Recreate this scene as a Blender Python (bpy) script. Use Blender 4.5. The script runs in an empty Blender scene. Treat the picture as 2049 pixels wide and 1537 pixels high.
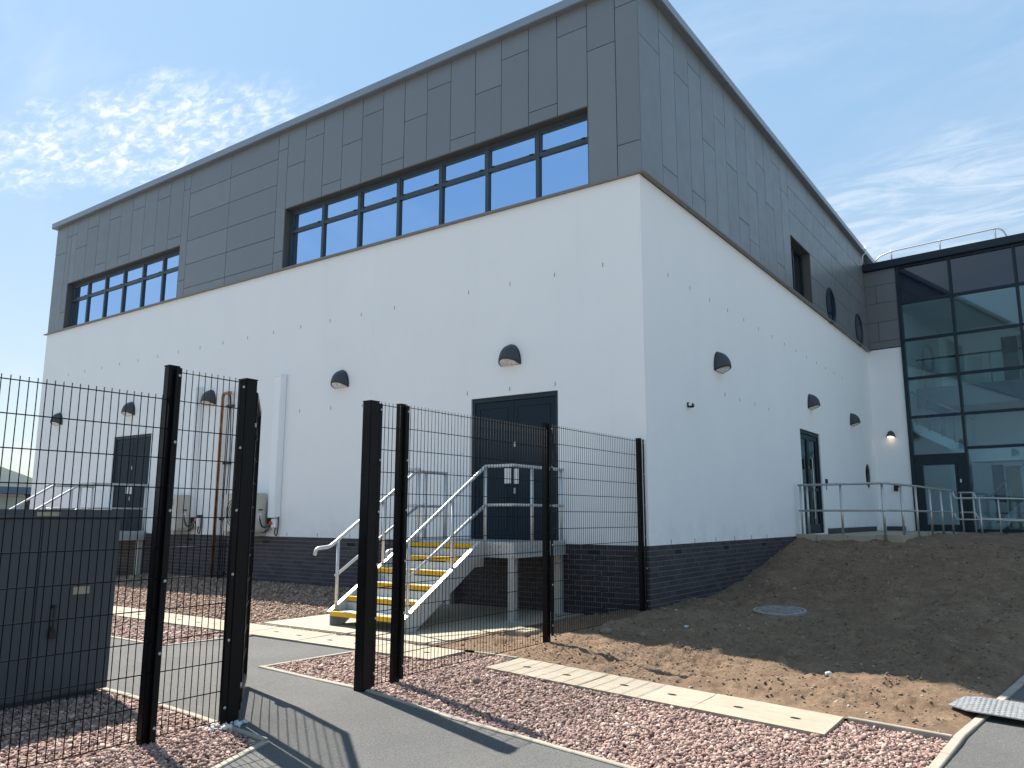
import bpy, bmesh, math, random
import numpy as np
from mathutils import Vector, Matrix

random.seed(7); rng = np.random.default_rng(11)
sc = bpy.context.scene
col = sc.collection

# ------------------------------------------------------------------ camera
CAM = Vector((5.004, -10.410, 1.5))
right = Vector((0.8152023, 0.5791725, 0.0020964))
down = Vector((-0.0943637, 0.1363892, -0.9861508))
fwd = Vector((-0.5714374, 0.8037146, 0.1658376))
cd = bpy.data.cameras.new('camera'); cam = bpy.data.objects.new('camera', cd); col.objects.link(cam)
M = Matrix.Identity(4)
for i in range(3):
    M[i][0] = right[i]; M[i][1] = -down[i]; M[i][2] = -fwd[i]; M[i][3] = CAM[i]
cam.matrix_world = M
cd.sensor_width = 36.0; cd.lens = 27.62; cd.clip_start = 0.05; cd.clip_end = 5000
sc.camera = cam

# ------------------------------------------------------------------ sky, sun, exposure
TO_SUN = Vector((-0.72, 0.18, 1.0)).normalized()
SUN_EL = math.asin(TO_SUN.z)
SUN_AZ = math.atan2(TO_SUN.x, TO_SUN.y)            # clockwise from +Y
world = bpy.data.worlds.new('World'); sc.world = world; world.use_nodes = True
wn = world.node_tree; wn.nodes.clear()
def WN(t, **k):
    n = wn.nodes.new(t)
    for a, b in k.items(): setattr(n, a, b)
    return n
def wl(a, b): wn.links.new(a, b)
def wmath(op, a, b=None, c=None, clamp=False):
    n = WN('ShaderNodeMath', operation=op); n.use_clamp = clamp
    for i, v in enumerate((a, b, c)):
        if v is None: continue
        if isinstance(v, (int, float)): n.inputs[i].default_value = v
        else: wl(v, n.inputs[i])
    return n.outputs[0]
def wsmooth(v, lo, hi, tlo=0.0, thi=1.0):
    n = WN('ShaderNodeMapRange', interpolation_type='SMOOTHSTEP'); wl(v, n.inputs['Value'])
    n.inputs['From Min'].default_value = lo; n.inputs['From Max'].default_value = hi
    n.inputs['To Min'].default_value = tlo; n.inputs['To Max'].default_value = thi
    return n.outputs['Result']
sky = WN('ShaderNodeTexSky', sky_type='NISHITA'); sky.sun_disc = False
sky.sun_elevation = SUN_EL; sky.sun_rotation = SUN_AZ
sky.altitude = 50; sky.air_density = 1.15; sky.dust_density = 0.6; sky.ozone_density = 1.6
tc = WN('ShaderNodeTexCoord'); sx = WN('ShaderNodeSeparateXYZ'); wl(tc.outputs['Generated'], sx.inputs[0])
zz = wmath('ADD', wmath('MAXIMUM', sx.outputs[2], 0.0), 0.15)
px = wmath('DIVIDE', sx.outputs[0], zz); py = wmath('DIVIDE', sx.outputs[1], zz)
cv = WN('ShaderNodeCombineXYZ'); wl(px, cv.inputs[0]); wl(py, cv.inputs[1])
def wnoise(scale, detail, rough, rot=0.0, stretch=(1, 1, 1), loc=(0, 0, 0), dist=0.0):
    m = WN('ShaderNodeMapping'); wl(cv.outputs[0], m.inputs[0])
    m.inputs['Rotation'].default_value = (0, 0, rot); m.inputs['Scale'].default_value = stretch; m.inputs['Location'].default_value = loc
    n = WN('ShaderNodeTexNoise'); wl(m.outputs[0], n.inputs['Vector'])
    n.inputs['Scale'].default_value = scale; n.inputs['Detail'].default_value = detail; n.inputs['Roughness'].default_value = rough
    n.inputs['Distortion'].default_value = dist
    return n.outputs['Fac']
# thin cirrus over the whole sky
cir = wmath('MULTIPLY', wsmooth(wnoise(0.9, 9, 0.62, 0.5, (1.0, 2.2, 1), (3.1, 0.4, 0), 0.6), 0.47, 0.80),
            wsmooth(wnoise(0.55, 3, 0.5, 0, (1, 1, 1), (7.3, 2.2, 0)), 0.36, 0.62))
# a bank of dappled high cloud above the yard
dx = wmath('ADD', px, 1.44); dy = wmath('ADD', py, -0.76)
ru = wmath('ADD', wmath('MULTIPLY', dx, 0.93), wmath('MULTIPLY', dy, 0.36))
rv = wmath('ADD', wmath('MULTIPLY', dx, -0.36), wmath('MULTIPLY', dy, 0.93))
d2 = wmath('ADD', wmath('POWER', wmath('DIVIDE', ru, 0.40), 2.0), wmath('POWER', wmath('DIVIDE', rv, 0.17), 2.0))
edge = wmath('ADD', d2, wmath('MULTIPLY', wmath('SUBTRACT', wnoise(5, 4, 0.6), 0.5), 2.2))
bank = wsmooth(edge, 1.25, 0.15)
dap = wsmooth(wnoise(26, 5, 0.62, 0.35, (1.0, 1.9, 1), (0, 0, 0), 0.4), 0.40, 0.66, 0.22, 1.0)
dap2 = wsmooth(wnoise(9, 6, 0.65, 0.6, (1.0, 1.5, 1), (4, 1, 0), 0.5), 0.34, 0.62, 0.25, 1.0)
alto = wmath('MULTIPLY', wmath('MULTIPLY', bank, dap), dap2)
# a wisp of cirrus over the glass tower
ex = wmath('ADD', px, 0.20); ey = wmath('ADD', py, -1.92)
e2 = wmath('ADD', wmath('POWER', wmath('DIVIDE', ex, 0.42), 2.0), wmath('POWER', wmath('DIVIDE', ey, 0.30), 2.0))
wisp = wmath('MULTIPLY', wsmooth(wmath('ADD', e2, wmath('MULTIPLY', wmath('SUBTRACT', wnoise(3.5, 5, 0.6), 0.5), 2.0)), 1.3, 0.0), wsmooth(wnoise(3.4, 9, 0.66, -0.5, (1.0, 2.6, 1), (2, 7, 0), 1.6), 0.38, 0.68, 0.15, 1.0))
cl = wmath('MAXIMUM', wmath('MAXIMUM', wmath('MULTIPLY', cir, 0.40), wmath('MULTIPLY', wisp, 0.42)), wmath('MULTIPLY', alto, 0.95), clamp=True)
veil = wmath('ADD', wmath('MULTIPLY', wsmooth(wnoise(0.8, 6, 0.6, 0.2, (1, 1.5, 1), (1.7, 5.2, 0)), 0.30, 0.75), 0.06), cl, clamp=True)
hz_ = WN('ShaderNodeMix', data_type='RGBA'); hz_.inputs[0].default_value = 0.68; wl(sky.outputs[0], hz_.inputs[6])
hc = WN('ShaderNodeMix', data_type='RGBA'); wl(wsmooth(sx.outputs[2], 0.0, 0.5), hc.inputs[0])
hc.inputs[6].default_value = (3.6, 4.15, 4.4, 1); hc.inputs[7].default_value = (2.0, 3.5, 5.1, 1)   # high haze, paler towards the horizon
wl(hc.outputs[2], hz_.inputs[7])
mixc = WN('ShaderNodeMix', data_type='RGBA'); wl(veil, mixc.inputs[0]); wl(hz_.outputs[2], mixc.inputs[6])
mixc.inputs[7].default_value = (6.4, 6.7, 7.0, 1)
bg = WN('ShaderNodeBackground'); wl(mixc.outputs[2], bg.inputs[0]); bg.inputs[1].default_value = 0.074
wo = WN('ShaderNodeOutputWorld'); wl(bg.outputs[0], wo.inputs[0])

sl = bpy.data.lights.new('sun', 'SUN'); sl.energy = 4.7; sl.angle = math.radians(0.55); sl.color = (1.0, 0.94, 0.85)
so = bpy.data.objects.new('sun', sl); col.objects.link(so); so.location = (-20, 8, 30)
so.rotation_euler = (-TO_SUN).to_track_quat('-Z', 'Y').to_euler()

sc.view_settings.view_transform = 'Standard'; sc.view_settings.look = 'None'
sc.view_settings.exposure = 1.22; sc.view_settings.gamma = 1.0; sc.view_settings.use_curve_mapping = False
sc.cycles.max_bounces = 8; sc.cycles.transparent_max_bounces = 16

# ------------------------------------------------------------------ materials
class Mat:
    def __init__(s, name, base=(.5, .5, .5), rough=.6, metal=0.0, spec=.5, coat=0.0):
        s.m = bpy.data.materials.new(name); s.m.use_nodes = True
        s.nt = s.m.node_tree; s.b = s.nt.nodes['Principled BSDF']; s.base = base
        s.b.inputs['Base Color'].default_value = (*base, 1); s.b.inputs['Roughness'].default_value = rough
        s.b.inputs['Metallic'].default_value = metal; s.b.inputs['Specular IOR Level'].default_value = spec
        s.b.inputs['Coat Weight'].default_value = coat
        s.pos = None; s.bumpn = None
    def N(s, t, **k):
        n = s.nt.nodes.new(t)
        for a, b in k.items(): setattr(n, a, b)
        return n
    def L(s, a, b): s.nt.links.new(a, b)
    def P(s):
        if s.pos is None: s.pos = s.N('ShaderNodeNewGeometry').outputs['Position']
        return s.pos
    def noise(s, scale, detail=4, rough=.55, stretch=None, dist=0):
        v = s.P()
        if stretch:
            m = s.N('ShaderNodeMapping'); s.L(v, m.inputs[0]); m.inputs['Scale'].default_value = stretch; v = m.outputs[0]
        n = s.N('ShaderNodeTexNoise'); s.L(v, n.inputs['Vector']); n.inputs['Scale'].default_value = scale
        n.inputs['Detail'].default_value = detail; n.inputs['Roughness'].default_value = rough; n.inputs['Distortion'].default_value = dist
        return n.outputs['Fac']
    def voro(s, scale, feature='F1'):
        n = s.N('ShaderNodeTexVoronoi', feature=feature); s.L(s.P(), n.inputs['Vector']); n.inputs['Scale'].default_value = scale
        return n
    def ramp(s, v, stops):
        r = s.N('ShaderNodeValToRGB'); s.L(v, r.inputs[0]); e = r.color_ramp.elements
        while len(e) < len(stops): e.new(.5)
        for el, (p, c) in zip(e, stops):
            el.position = p; el.color = (*c, 1) if len(c) == 3 else c
        return r.outputs[0]
    def mapr(s, v, a, b, c=0, d=1):
        n = s.N('ShaderNodeMapRange'); s.L(v, n.inputs[0])
        for i, x in enumerate((a, b, c, d)): n.inputs[i + 1].default_value = x
        return n.outputs[0]
    def mix(s, f, a, b, mode='MIX'):
        n = s.N('ShaderNodeMix', data_type='RGBA', blend_type=mode)
        for i, v in ((0, f), (6, a), (7, b)):
            if isinstance(v, (int, float)): n.inputs[i].default_value = v
            elif isinstance(v, tuple): n.inputs[i].default_value = (*v, 1)
            else: s.L(v, n.inputs[i])
        return n.outputs[2]
    def color(s, v): s.L(v, s.b.inputs['Base Color']); return s
    def rough(s, v): s.L(v, s.b.inputs['Roughness']); return s
    def bump(s, v, strength=.3, dist=.01):
        n = s.N('ShaderNodeBump'); n.inputs['Strength'].default_value = strength; n.inputs['Distance'].default_value = dist
        s.L(v, n.inputs['Height'])
        if s.bumpn is not None: s.L(s.bumpn, n.inputs['Normal'])
        s.bumpn = n.outputs[0]; s.L(s.bumpn, s.b.inputs['Normal']); return s
    def rnd(s): return s.N('ShaderNodeObjectInfo').outputs['Random']
    def island(s): return s.N('ShaderNodeNewGeometry').outputs['Random Per Island']
def sc3(c, k): return tuple(x * k for x in c)
def vary(m, base, amt=.1, scale=3, fine=None):
    n = m.noise(scale, 5, .6)
    c = m.ramp(n, [(.25, sc3(base, 1 - amt)), (.75, sc3(base, 1 + amt))])
    if fine:
        c = m.mix(m.mapr(m.noise(fine, 3, .6), .3, .7, 0, .5), c, sc3(base, 1 - amt * 1.6))
    m.color(c); return c

MT = {}
m = Mat('white_render', rough=.92, spec=.2)
c = vary(m, (.86, .865, .87), .018, .7)
c = m.mix(m.mapr(m.noise(.5, 6, .7, (1.6, 1.6, .5)), .52, .80, 0, .16), c, (.70, .705, .70))
c = m.mix(m.mapr(m.noise(5, 5, .7, (1, 1, .05)), .56, .78, 0, .09), c, (.62, .62, .58))
sp_ = m.N('ShaderNodeSeparateXYZ'); m.L(m.P(), sp_.inputs[0]); low_ = m.mapr(sp_.outputs[2], 1.08, 1.75, 1, 0)
mm = m.N('ShaderNodeMath', operation='MULTIPLY'); m.L(low_, mm.inputs[0]); m.L(m.mapr(m.noise(2.2, 6, .7), .45, .75, 0, .55), mm.inputs[1])
c = m.mix(mm.outputs[0], c, (.60, .56, .50)); c = m.mix(m.mapr(m.noise(.9, 3, .5), .35, .65, 0, .05), c, (.70, .73, .78))
m.color(c); m.bump(m.noise(260, 3, .7), .35, .004); m.bump(m.noise(2.2, 4, .5), .10, .05); MT['render'] = m.m
m = Mat('clad_panel', rough=.42, metal=.25, spec=.5)
r = m.rnd(); base = (.190, .202, .212)
c = m.mix(m.mapr(r, 0, 1, 0, 1), sc3(base, .93), sc3(base, 1.07))
c = m.mix(m.mapr(m.noise(1.1, 5, .6), .3, .7, 0, .35), c, sc3(base, .93)); m.color(c)
m.rough(m.mapr(m.noise(3.0, 4, .6), .3, .7, .36, .48)); m.bump(m.noise(1.7, 2, .5), .05, .05); MT['clad'] = m.m
MT['clad_brown'] = Mat('clad_reveal', (.10, .098, .092), .5, .15).m
MT['joint'] = Mat('joint_dark', (.012, .013, .015), .8).m
m = Mat('coping_metal', (.24, .27, .31), .38, .35); vary(m, (.24, .27, .31), .06, 2); MT['coping'] = m.m
MT['flash'] = Mat('flashing_metal', (.20, .185, .17), .5, .3).m
m = Mat('dark_frame', (.015, .028, .042), .42, 0, .25); vary(m, (.018, .030, .042), .08, 4); MT['frame'] = m.m
m = Mat('skylit_frame', (.045, .065, .080), .4, .1, .4); vary(m, (.045, .065, .080), .08, 4); MT['wframe_skylit'] = m.m  # frame colour lightened to carry the sky light on the left windows
m = Mat('door_leaf', (.010, .024, .036), .5, 0, .14); vary(m, (.013, .026, .038), .10, 2.3); m.bump(m.noise(60, 2, .5), .05, .003); MT['door'] = m.m
m = Mat('engineering_brick', rough=.55, spec=.4)
r = m.rnd(); il = m.island()
c = m.ramp(r, [(0, (.030, .028, .036)), (.5, (.040, .038, .050)), (1, (.060, .052, .062))])
c = m.mix(m.mapr(m.noise(40, 4, .65), .35, .7, 0, .6), c, (.026, .025, .034)); m.color(c)
m.bump(m.noise(120, 4, .6), .25, .004); MT['brick'] = m.m
m = Mat('engineering_brick_far', rough=.55, spec=.4)
c = m.ramp(m.island(), [(0, (.030, .028, .036)), (.5, (.040, .038, .050)), (1, (.060, .052, .062))]); m.color(c); MT['brickf'] = m.m
m = Mat('mortar', rough=.95); vary(m, (.20, .197, .20), .3, 9, 120); MT['mortar'] = m.m
m = Mat('galvanised_steel', rough=.45, metal=.55)
v = m.voro(34); c = m.mix(m.mapr(v.outputs['Distance'], .1, .8, 0, .6), (.62, .63, .63), (.46, .47, .48))
c = m.mix(m.mapr(m.noise(3, 4, .6), .4, .7, 0, .5), c, (.54, .55, .54)); m.color(c); MT['galv'] = m.m
m = Mat('stainless', (.50, .49, .47), .36, .75); vary(m, (.50, .49, .47), .08, 6); MT['stainless'] = m.m
m = Mat('yellow_nosing', rough=.75); c = vary(m, (.66, .38, .018), .1, 6, 60); m.bump(m.noise(220, 2, .6), .5, .004); MT['yellow'] = m.m
m = Mat('grating', rough=.55, metal=.4); vary(m, (.36, .39, .40), .15, 20, 90); MT['grating'] = m.m
m = Mat('black_powder_coat', (.0040, .0045, .0055), .36, 0, .16); m.rough(m.mapr(m.noise(14, 4, .6), .3, .7, .28, .5)); MT['black'] = m.m
m = Mat('black_wire', (.0030, .0034, .0042), .5, 0, .08); MT['wire'] = m.m
MT['bolt'] = Mat('zinc_bolt', (.42, .43, .44), .45, .5).m
m = Mat('asphalt', rough=.88, spec=.3)
c = m.ramp(m.noise(1.1, 6, .6), [(.3, (.082, .083, .082)), (.7, (.108, .107, .103))])
c = m.mix(m.mapr(m.noise(85, 3, .75), .46, .64, 0, .85), c, (.185, .18, .17)); c = m.mix(m.mapr(m.noise(70, 3, .75, (1, 1.3, 1)), .40, .28, 0, .8), c, (.04, .041, .042))
sp = m.voro(95); c = m.mix(m.mapr(sp.outputs['Distance'], .0, .16, .75, 0), c, (.045, .046, .047))
c = m.mix(m.mapr(m.noise(2.6, 6, .7), .58, .76, 0, .25), c, (.17, .15, .12)); c = m.mix(m.mapr(m.noise(.7, 4, .6), .45, .65, 0, .35), c, (.075, .076, .078)); m.color(c)
m.bump(m.noise(190, 3, .7), .9, .006); m.bump(m.noise(34, 4, .6), .3, .008); MT['asphalt'] = m.m
m = Mat('concrete_slab', rough=.85, spec=.3)
c = vary(m, (.365, .315, .245), .16, 2.2, 45); c = m.mix(m.mapr(m.noise(6, 7, .75, (.7, 3.4, 1)), .48, .66, 0, .75), c, (.28, .215, .145)); c = m.mix(m.mapr(m.noise(1.7, 5, .7), .55, .72, 0, .5), c, (.33, .30, .26))
c = m.mix(m.mapr(m.rnd(), 0, 1, 0, .25), c, (.42, .375, .305)); m.color(c)
m.bump(m.noise(150, 4, .6), .35, .003); MT['slab'] = m.m
m = Mat('concrete_base', rough=.85, spec=.3); c = vary(m, (.39, .345, .265), .13, 1.4, 40)
m.bump(m.noise(110, 4, .6), .3, .003); MT['concrete'] = m.m
m = Mat('edging_concrete', rough=.9); vary(m, (.34, .305, .25), .2, 5, 60); m.bump(m.noise(140, 3, .6), .4, .003); MT['edging'] = m.m
m = Mat('cream_board', rough=.75); vary(m, (.40, .34, .26), .18, 3, 30); MT['board'] = m.m
def gravel_mat(name, stops, dusty):
    m = Mat(name, rough=.82, spec=.3)
    c = m.ramp(m.island(), stops); c = m.mix(m.mapr(m.noise(70, 3, .6), .35, .7, 0, .4), c, dusty); m.color(c)
    return m.m
MT['gravel'] = gravel_mat('pink_gravel', [(0, (.10, .065, .062)), (.25, (.21, .130, .112)), (.5, (.31, .20, .165)), (.8, (.40, .285, .235)), (1, (.56, .45, .38))], (.27, .18, .15))
MT['gravelb'] = gravel_mat('brown_gravel', [(0, (.13, .09, .075)), (.4, (.25, .165, .125)), (.8, (.36, .25, .19)), (1, (.48, .38, .30))], (.26, .17, .125))
m = Mat('gravel_bed', rough=.95); v = m.voro(42)
c = m.mix(m.mapr(v.outputs['Distance'], .1, .55), (.20, .15, .135), (.07, .05, .046)); m.color(c); m.bump(v.outputs['Distance'], .8, .015); MT['bed'] = m.m
m = Mat('brown_bed', rough=.95); c = m.ramp(m.noise(6, 8, .7), [(.3, (.11, .075, .058)), (.7, (.20, .135, .10))])
v = m.voro(38); m.color(m.mix(m.mapr(v.outputs['Distance'], .0, .5, .5, 0), c, (.26, .18, .14))); m.bump(m.noise(40, 5, .7), .8, .02); MT['bedb'] = m.m
m = Mat('bare_soil', rough=.97, spec=.15)
c = m.ramp(m.noise(2.1, 8, .68), [(.25, (.165, .112, .076)), (.5, (.235, .160, .106)), (.75, (.31, .215, .142))])
c = m.mix(m.mapr(m.noise(24, 6, .75), .44, .66, 0, .6), c, (.11, .076, .054))
c = m.mix(m.mapr(m.noise(5, 5, .6, (1, .5, 1)), .55, .7, 0, .55), c, (.34, .24, .158)); m.color(c)
m.bump(m.noise(45, 6, .75), 1.0, .022); m.bump(m.noise(200, 3, .7), .6, .008); MT['soil'] = m.m
m = Mat('soil_clod', rough=.97, spec=.15); c = m.ramp(m.island(), [(0, (.12, .087, .065)), (.6, (.22, .16, .113)), (.975, (.30, .225, .16)), (1, (.48, .43, .37))]); m.color(c); MT['clod'] = m.m
m = Mat('grey_cabinet', (.062, .076, .088), .5, 0, .3); vary(m, (.062, .076, .088), .08, 2.2); m.bump(m.noise(2, 2, .5), .04, .04); MT['cabinet'] = m.m
MT['label'] = Mat('beige_label', (.36, .33, .25), .7).m
MT['sign'] = Mat('white_sign', (.70, .70, .70), .5).m
m = Mat('lamp_body', (.038, .045, .054), .5); MT['lampbody'] = m.m
m = Mat('lamp_lens', (.62, .60, .57), .25, 0, .5); c = m.ramp(m.noise(18, 3, .6), [(.35, (.45, .44, .43)), (.65, (.90, .88, .85))]); m.color(c); MT['lens'] = m.m
m = Mat('lamp_glow', (.8, .75, .6), .4); m.b.inputs['Emission Color'].default_value = (1, .80, .48, 1); m.b.inputs['Emission Strength'].default_value = 1.2; MT['glow'] = m.m
m = Mat('ac_beige', (.55, .52, .45), .55); vary(m, (.55, .52, .45), .05, 3); MT['ac'] = m.m
MT['white_plastic'] = Mat('white_plastic', (.86, .88, .90), .5).m
MT['black_plastic'] = Mat('black_plastic', (.012, .012, .013), .5).m
MT['red_plastic'] = Mat('red_plastic', (.55, .07, .02), .45).m
m = Mat('copper_pipe', rough=.4, metal=.6); c = m.ramp(m.noise(3, 5, .6, (1, 1, 2)), [(.3, (.20, .10, .06)), (.6, (.42, .20, .10)), (.8, (.50, .38, .20))]); m.color(c); MT['copper'] = m.m
MT['inner_white'] = Mat('interior_white', (.86, .87, .87), .8).m
MT['inner_grey'] = Mat('interior_grey', (.22, .25, .27), .8).m
MT['inner_dark'] = Mat('interior_dark', (.03, .034, .038), .8).m
MT['inner_wood'] = Mat('interior_wood', (.34, .24, .14), .6).m
MT['inner_ceiling'] = Mat('interior_ceiling', (.62, .63, .58), .9).m
m = Mat('cast_iron', rough=.5, metal=.5); v = m.voro(55); c = vary(m, (.33, .33, .325), .2, 6, 70); c = m.mix(m.mapr(m.noise(14, 5, .7), .48, .66, 0, .8), c, (.17, .125, .09)); m.color(c); m.bump(m.mapr(v.outputs['Distance'], .1, .5), .8, .006); MT['iron'] = m.m
m = Mat('checker_plate', rough=.42, metal=.5); c = vary(m, (.46, .47, .48), .2, 8, 70); c = m.mix(m.mapr(m.noise(20, 5, .7), .5, .7, 0, .7), c, (.33, .29, .22)); m.color(c); MT['plate'] = m.m
m = Mat('stone', rough=.9); vary(m, (.24, .18, .14), .3, 14, 90); MT['stone'] = m.m
m = Mat('lime_dust', rough=.95); vary(m, (.66, .66, .66), .2, 20, 90); m.bump(m.noise(60, 4, .7), .8, .01); MT['lime'] = m.m
m = Mat('far_ground', rough=.95); c = m.ramp(m.noise(.06, 6, .6), [(.35, (.20, .19, .165)), (.65, (.27, .26, .225))]); m.color(c); MT['farground'] = m.m
MT['cream_sheet'] = Mat('cream_sheet', (.62, .60, .50), .7).m
MT['pale_green'] = Mat('pale_green_panel', (.36, .42, .40), .5).m
MT['blue_panel'] = Mat('blue_panel', (.06, .10, .16), .5).m
MT['roofing'] = Mat('roofing', (.25, .25, .25), .9).m

def glass_mat(name, trans, refl, tint, rough=.0, boost=1.0):
    """pane: tinted see-through glass with a coated, partly mirror-like surface"""
    m = bpy.data.materials.new(name); m.use_nodes = True; nt = m.node_tree; nt.nodes.clear()
    N = nt.nodes.new; Lk = nt.links.new
    t = N('ShaderNodeBsdfTransparent'); t.inputs[0].default_value = (*trans, 1)
    g = N('ShaderNodeBsdfGlossy'); g.inputs['Color'].default_value = (*tint, 1); g.inputs['Roughness'].default_value = rough
    fr = N('ShaderNodeFresnel'); fr.inputs[0].default_value = 1.5
    geo = N('ShaderNodeNewGeometry'); ns = N('ShaderNodeTexNoise'); ns.inputs['Scale'].default_value = .9; ns.inputs['Detail'].default_value = 1
    Lk(geo.outputs['Position'], ns.inputs['Vector'])
    bp = N('ShaderNodeBump'); bp.inputs['Strength'].default_value = .02; bp.inputs['Distance'].default_value = .02
    Lk(ns.outputs['Fac'], bp.inputs['Height']); Lk(bp.outputs[0], g.inputs['Normal'])
    mr = N('ShaderNodeMapRange'); Lk(fr.outputs[0], mr.inputs[0])
    mr.inputs[1].default_value = .04; mr.inputs[2].default_value = 1; mr.inputs[3].default_value = refl; mr.inputs[4].default_value = 1
    mx = N('ShaderNodeMixShader'); Lk(mr.outputs[0], mx.inputs[0]); Lk(t.outputs[0], mx.inputs[1]); Lk(g.outputs[0], mx.inputs[2])
    o = N('ShaderNodeOutputMaterial'); Lk(mx.outputs[0], o.inputs[0]); return m
MT['glass_blue'] = glass_mat('solar_glass', (.22, .26, .32), .66, (.62, .86, 1.22))
MT['glass_dark'] = glass_mat('dark_glass', (.16, .20, .23), .16, (.8, .9, 1.0))
MT['glass_curtain'] = glass_mat('curtain_glass', (.84, .97, 1.0), .09, (.75, .90, 1.0))
MT['glass_clear'] = glass_mat('clear_glass', (.90, .96, .955), .05, (1, 1, 1))
MT['spandrel'] = Mat('spandrel_glass', (.004, .012, .030), .03, 0, 1.0).m

# ------------------------------------------------------------------ geometry helpers
def mesh_obj(name, bm, mat, parent=None, smooth=False):
    me = bpy.data.meshes.new(name); bm.normal_update(); bm.to_mesh(me); bm.free()
    return link(name, me, mat, parent, smooth)
def link(name, me, mat, parent=None, smooth=False):
    if mat is not None and not me.materials: me.materials.append(MT[mat] if isinstance(mat, str) else mat)
    if smooth:
        for p in me.polygons: p.use_smooth = True
    o = bpy.data.objects.new(name, me); col.objects.link(o)
    if parent is not None: adopt(o, parent)
    return o
def pworld(p):
    return p['_w'] if False else WMAT.get(p.name, Matrix.Identity(4))
WMAT = {}
def adopt(o, parent):
    o.parent = parent; o.matrix_parent_inverse = WMAT.get(parent.name, Matrix.Identity(4)).inverted()
def thing(name, label, cat, loc=(0, 0, 0), group=None):
    e = bpy.data.objects.new(name, None); col.objects.link(e); e.location = loc; e.empty_display_size = .1
    WMAT[e.name] = Matrix.Translation(Vector(loc)); tag(e, label, cat, group); return e
def tag(o, label, cat, group=None):
    o['label'] = label; o['category'] = cat
    if group: o['group'] = group
    return o
def part_empty(name, parent, loc):
    e = bpy.data.objects.new(name, None); col.objects.link(e); e.location = loc; e.empty_display_size = .1
    WMAT[e.name] = Matrix.Translation(Vector(loc)); adopt(e, parent); return e
def box(bm, x0, x1, y0, y1, z0, z1):
    v = [bm.verts.new((x, y, z)) for x in (x0, x1) for y in (y0, y1) for z in (z0, z1)]
    for f in ((0, 1, 3, 2), (4, 6, 7, 5), (0, 4, 5, 1), (2, 3, 7, 6), (0, 2, 6, 4), (1, 5, 7, 3)): bm.faces.new([v[i] for i in f])
def obox(bm, c, hx, hy, hz, rz=0.0, R=None):
    Rm = R if R is not None else Matrix.Rotation(rz, 3, 'Z'); c = Vector(c)
    v = [bm.verts.new(c + Rm @ Vector((sx_ * hx, sy_ * hy, sz_ * hz))) for sx_ in (-1, 1) for sy_ in (-1, 1) for sz_ in (-1, 1)]
    for f in ((0, 1, 3, 2), (4, 6, 7, 5), (0, 4, 5, 1), (2, 3, 7, 6), (0, 2, 6, 4), (1, 5, 7, 3)): bm.faces.new([v[i] for i in f])
def BX(name, mat, parent, *b, bevel=0.0):
    bm = bmesh.new()
    bs = b[0] if isinstance(b[0], list) else (b if isinstance(b[0], tuple) else (b,))
    for q in bs: box(bm, *q)
    if bevel: bmesh.ops.bevel(bm, geom=bm.edges[:], offset=bevel, segments=2, affect='EDGES', clamp_overlap=True)
    return mesh_obj(name, bm, mat, parent)
def tube(bm, pts, r, n=10, cap=True):
    pts = [Vector(p) for p in pts]; rings = []
    ref = None
    for i, p in enumerate(pts):
        a = pts[max(i - 1, 0)]; b = pts[min(i + 1, len(pts) - 1)]
        t = (b - a).normalized()
        if ref is None:
            ref = Vector((0, 0, 1)) if abs(t.z) < .9 else Vector((1, 0, 0))
        u = (ref - t * ref.dot(t)).normalized(); w = t.cross(u); ref = u
        k = 1.0
        if 0 < i < len(pts) - 1:
            c1 = (p - a).normalized(); c2 = (b - p).normalized(); k = 1 / max(.5, math.cos(c1.angle(c2, 0) / 2))
        rings.append([bm.verts.new(p + (u * math.cos(2 * math.pi * j / n) + w * math.sin(2 * math.pi * j / n)) * r * k) for j in range(n)])
    for A, B in zip(rings, rings[1:]):
        for j in range(n): bm.faces.new((A[j], A[(j + 1) % n], B[(j + 1) % n], B[j]))
    if cap: bm.faces.new(list(reversed(rings[0]))); bm.faces.new(rings[-1])
def TU(name, mat, parent, pts, r, n=10):
    bm = bmesh.new(); tube(bm, pts, r, n); return mesh_obj(name, bm, mat, parent, True)
def smooth_path(pts, k=5, rad=.06):
    pts = [Vector(p) for p in pts]; out = [pts[0]]
    for a, p, b in zip(pts, pts[1:], pts[2:]):
        d1 = min(rad, (p - a).length * .45); d2 = min(rad, (b - p).length * .45)
        s = p + (a - p).normalized() * d1; e = p + (b - p).normalized() * d2
        for i in range(k + 1):
            t = i / k; out.append(s * (1 - t) ** 2 + p * 2 * t * (1 - t) + e * t ** 2)
    out.append(pts[-1]); return out
def prism(bm, poly, axis, a, b):
    """poly of 2-D points extruded along axis between a and b"""
    def mk(p, q):
        return {'x': (q, p[0], p[1]), 'y': (p[0], q, p[1]), 'z': (p[0], p[1], q)}[axis]
    A = [bm.verts.new(mk(p, a)) for p in poly]; B = [bm.verts.new(mk(p, b)) for p in poly]
    n = len(poly)
    bm.faces.new(A); bm.faces.new(list(reversed(B)))
    for i in range(n): bm.faces.new((A[i], B[i], B[(i + 1) % n], A[(i + 1) % n]))
    bmesh.ops.recalc_face_normals(bm, faces=bm.faces[:])
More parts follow.
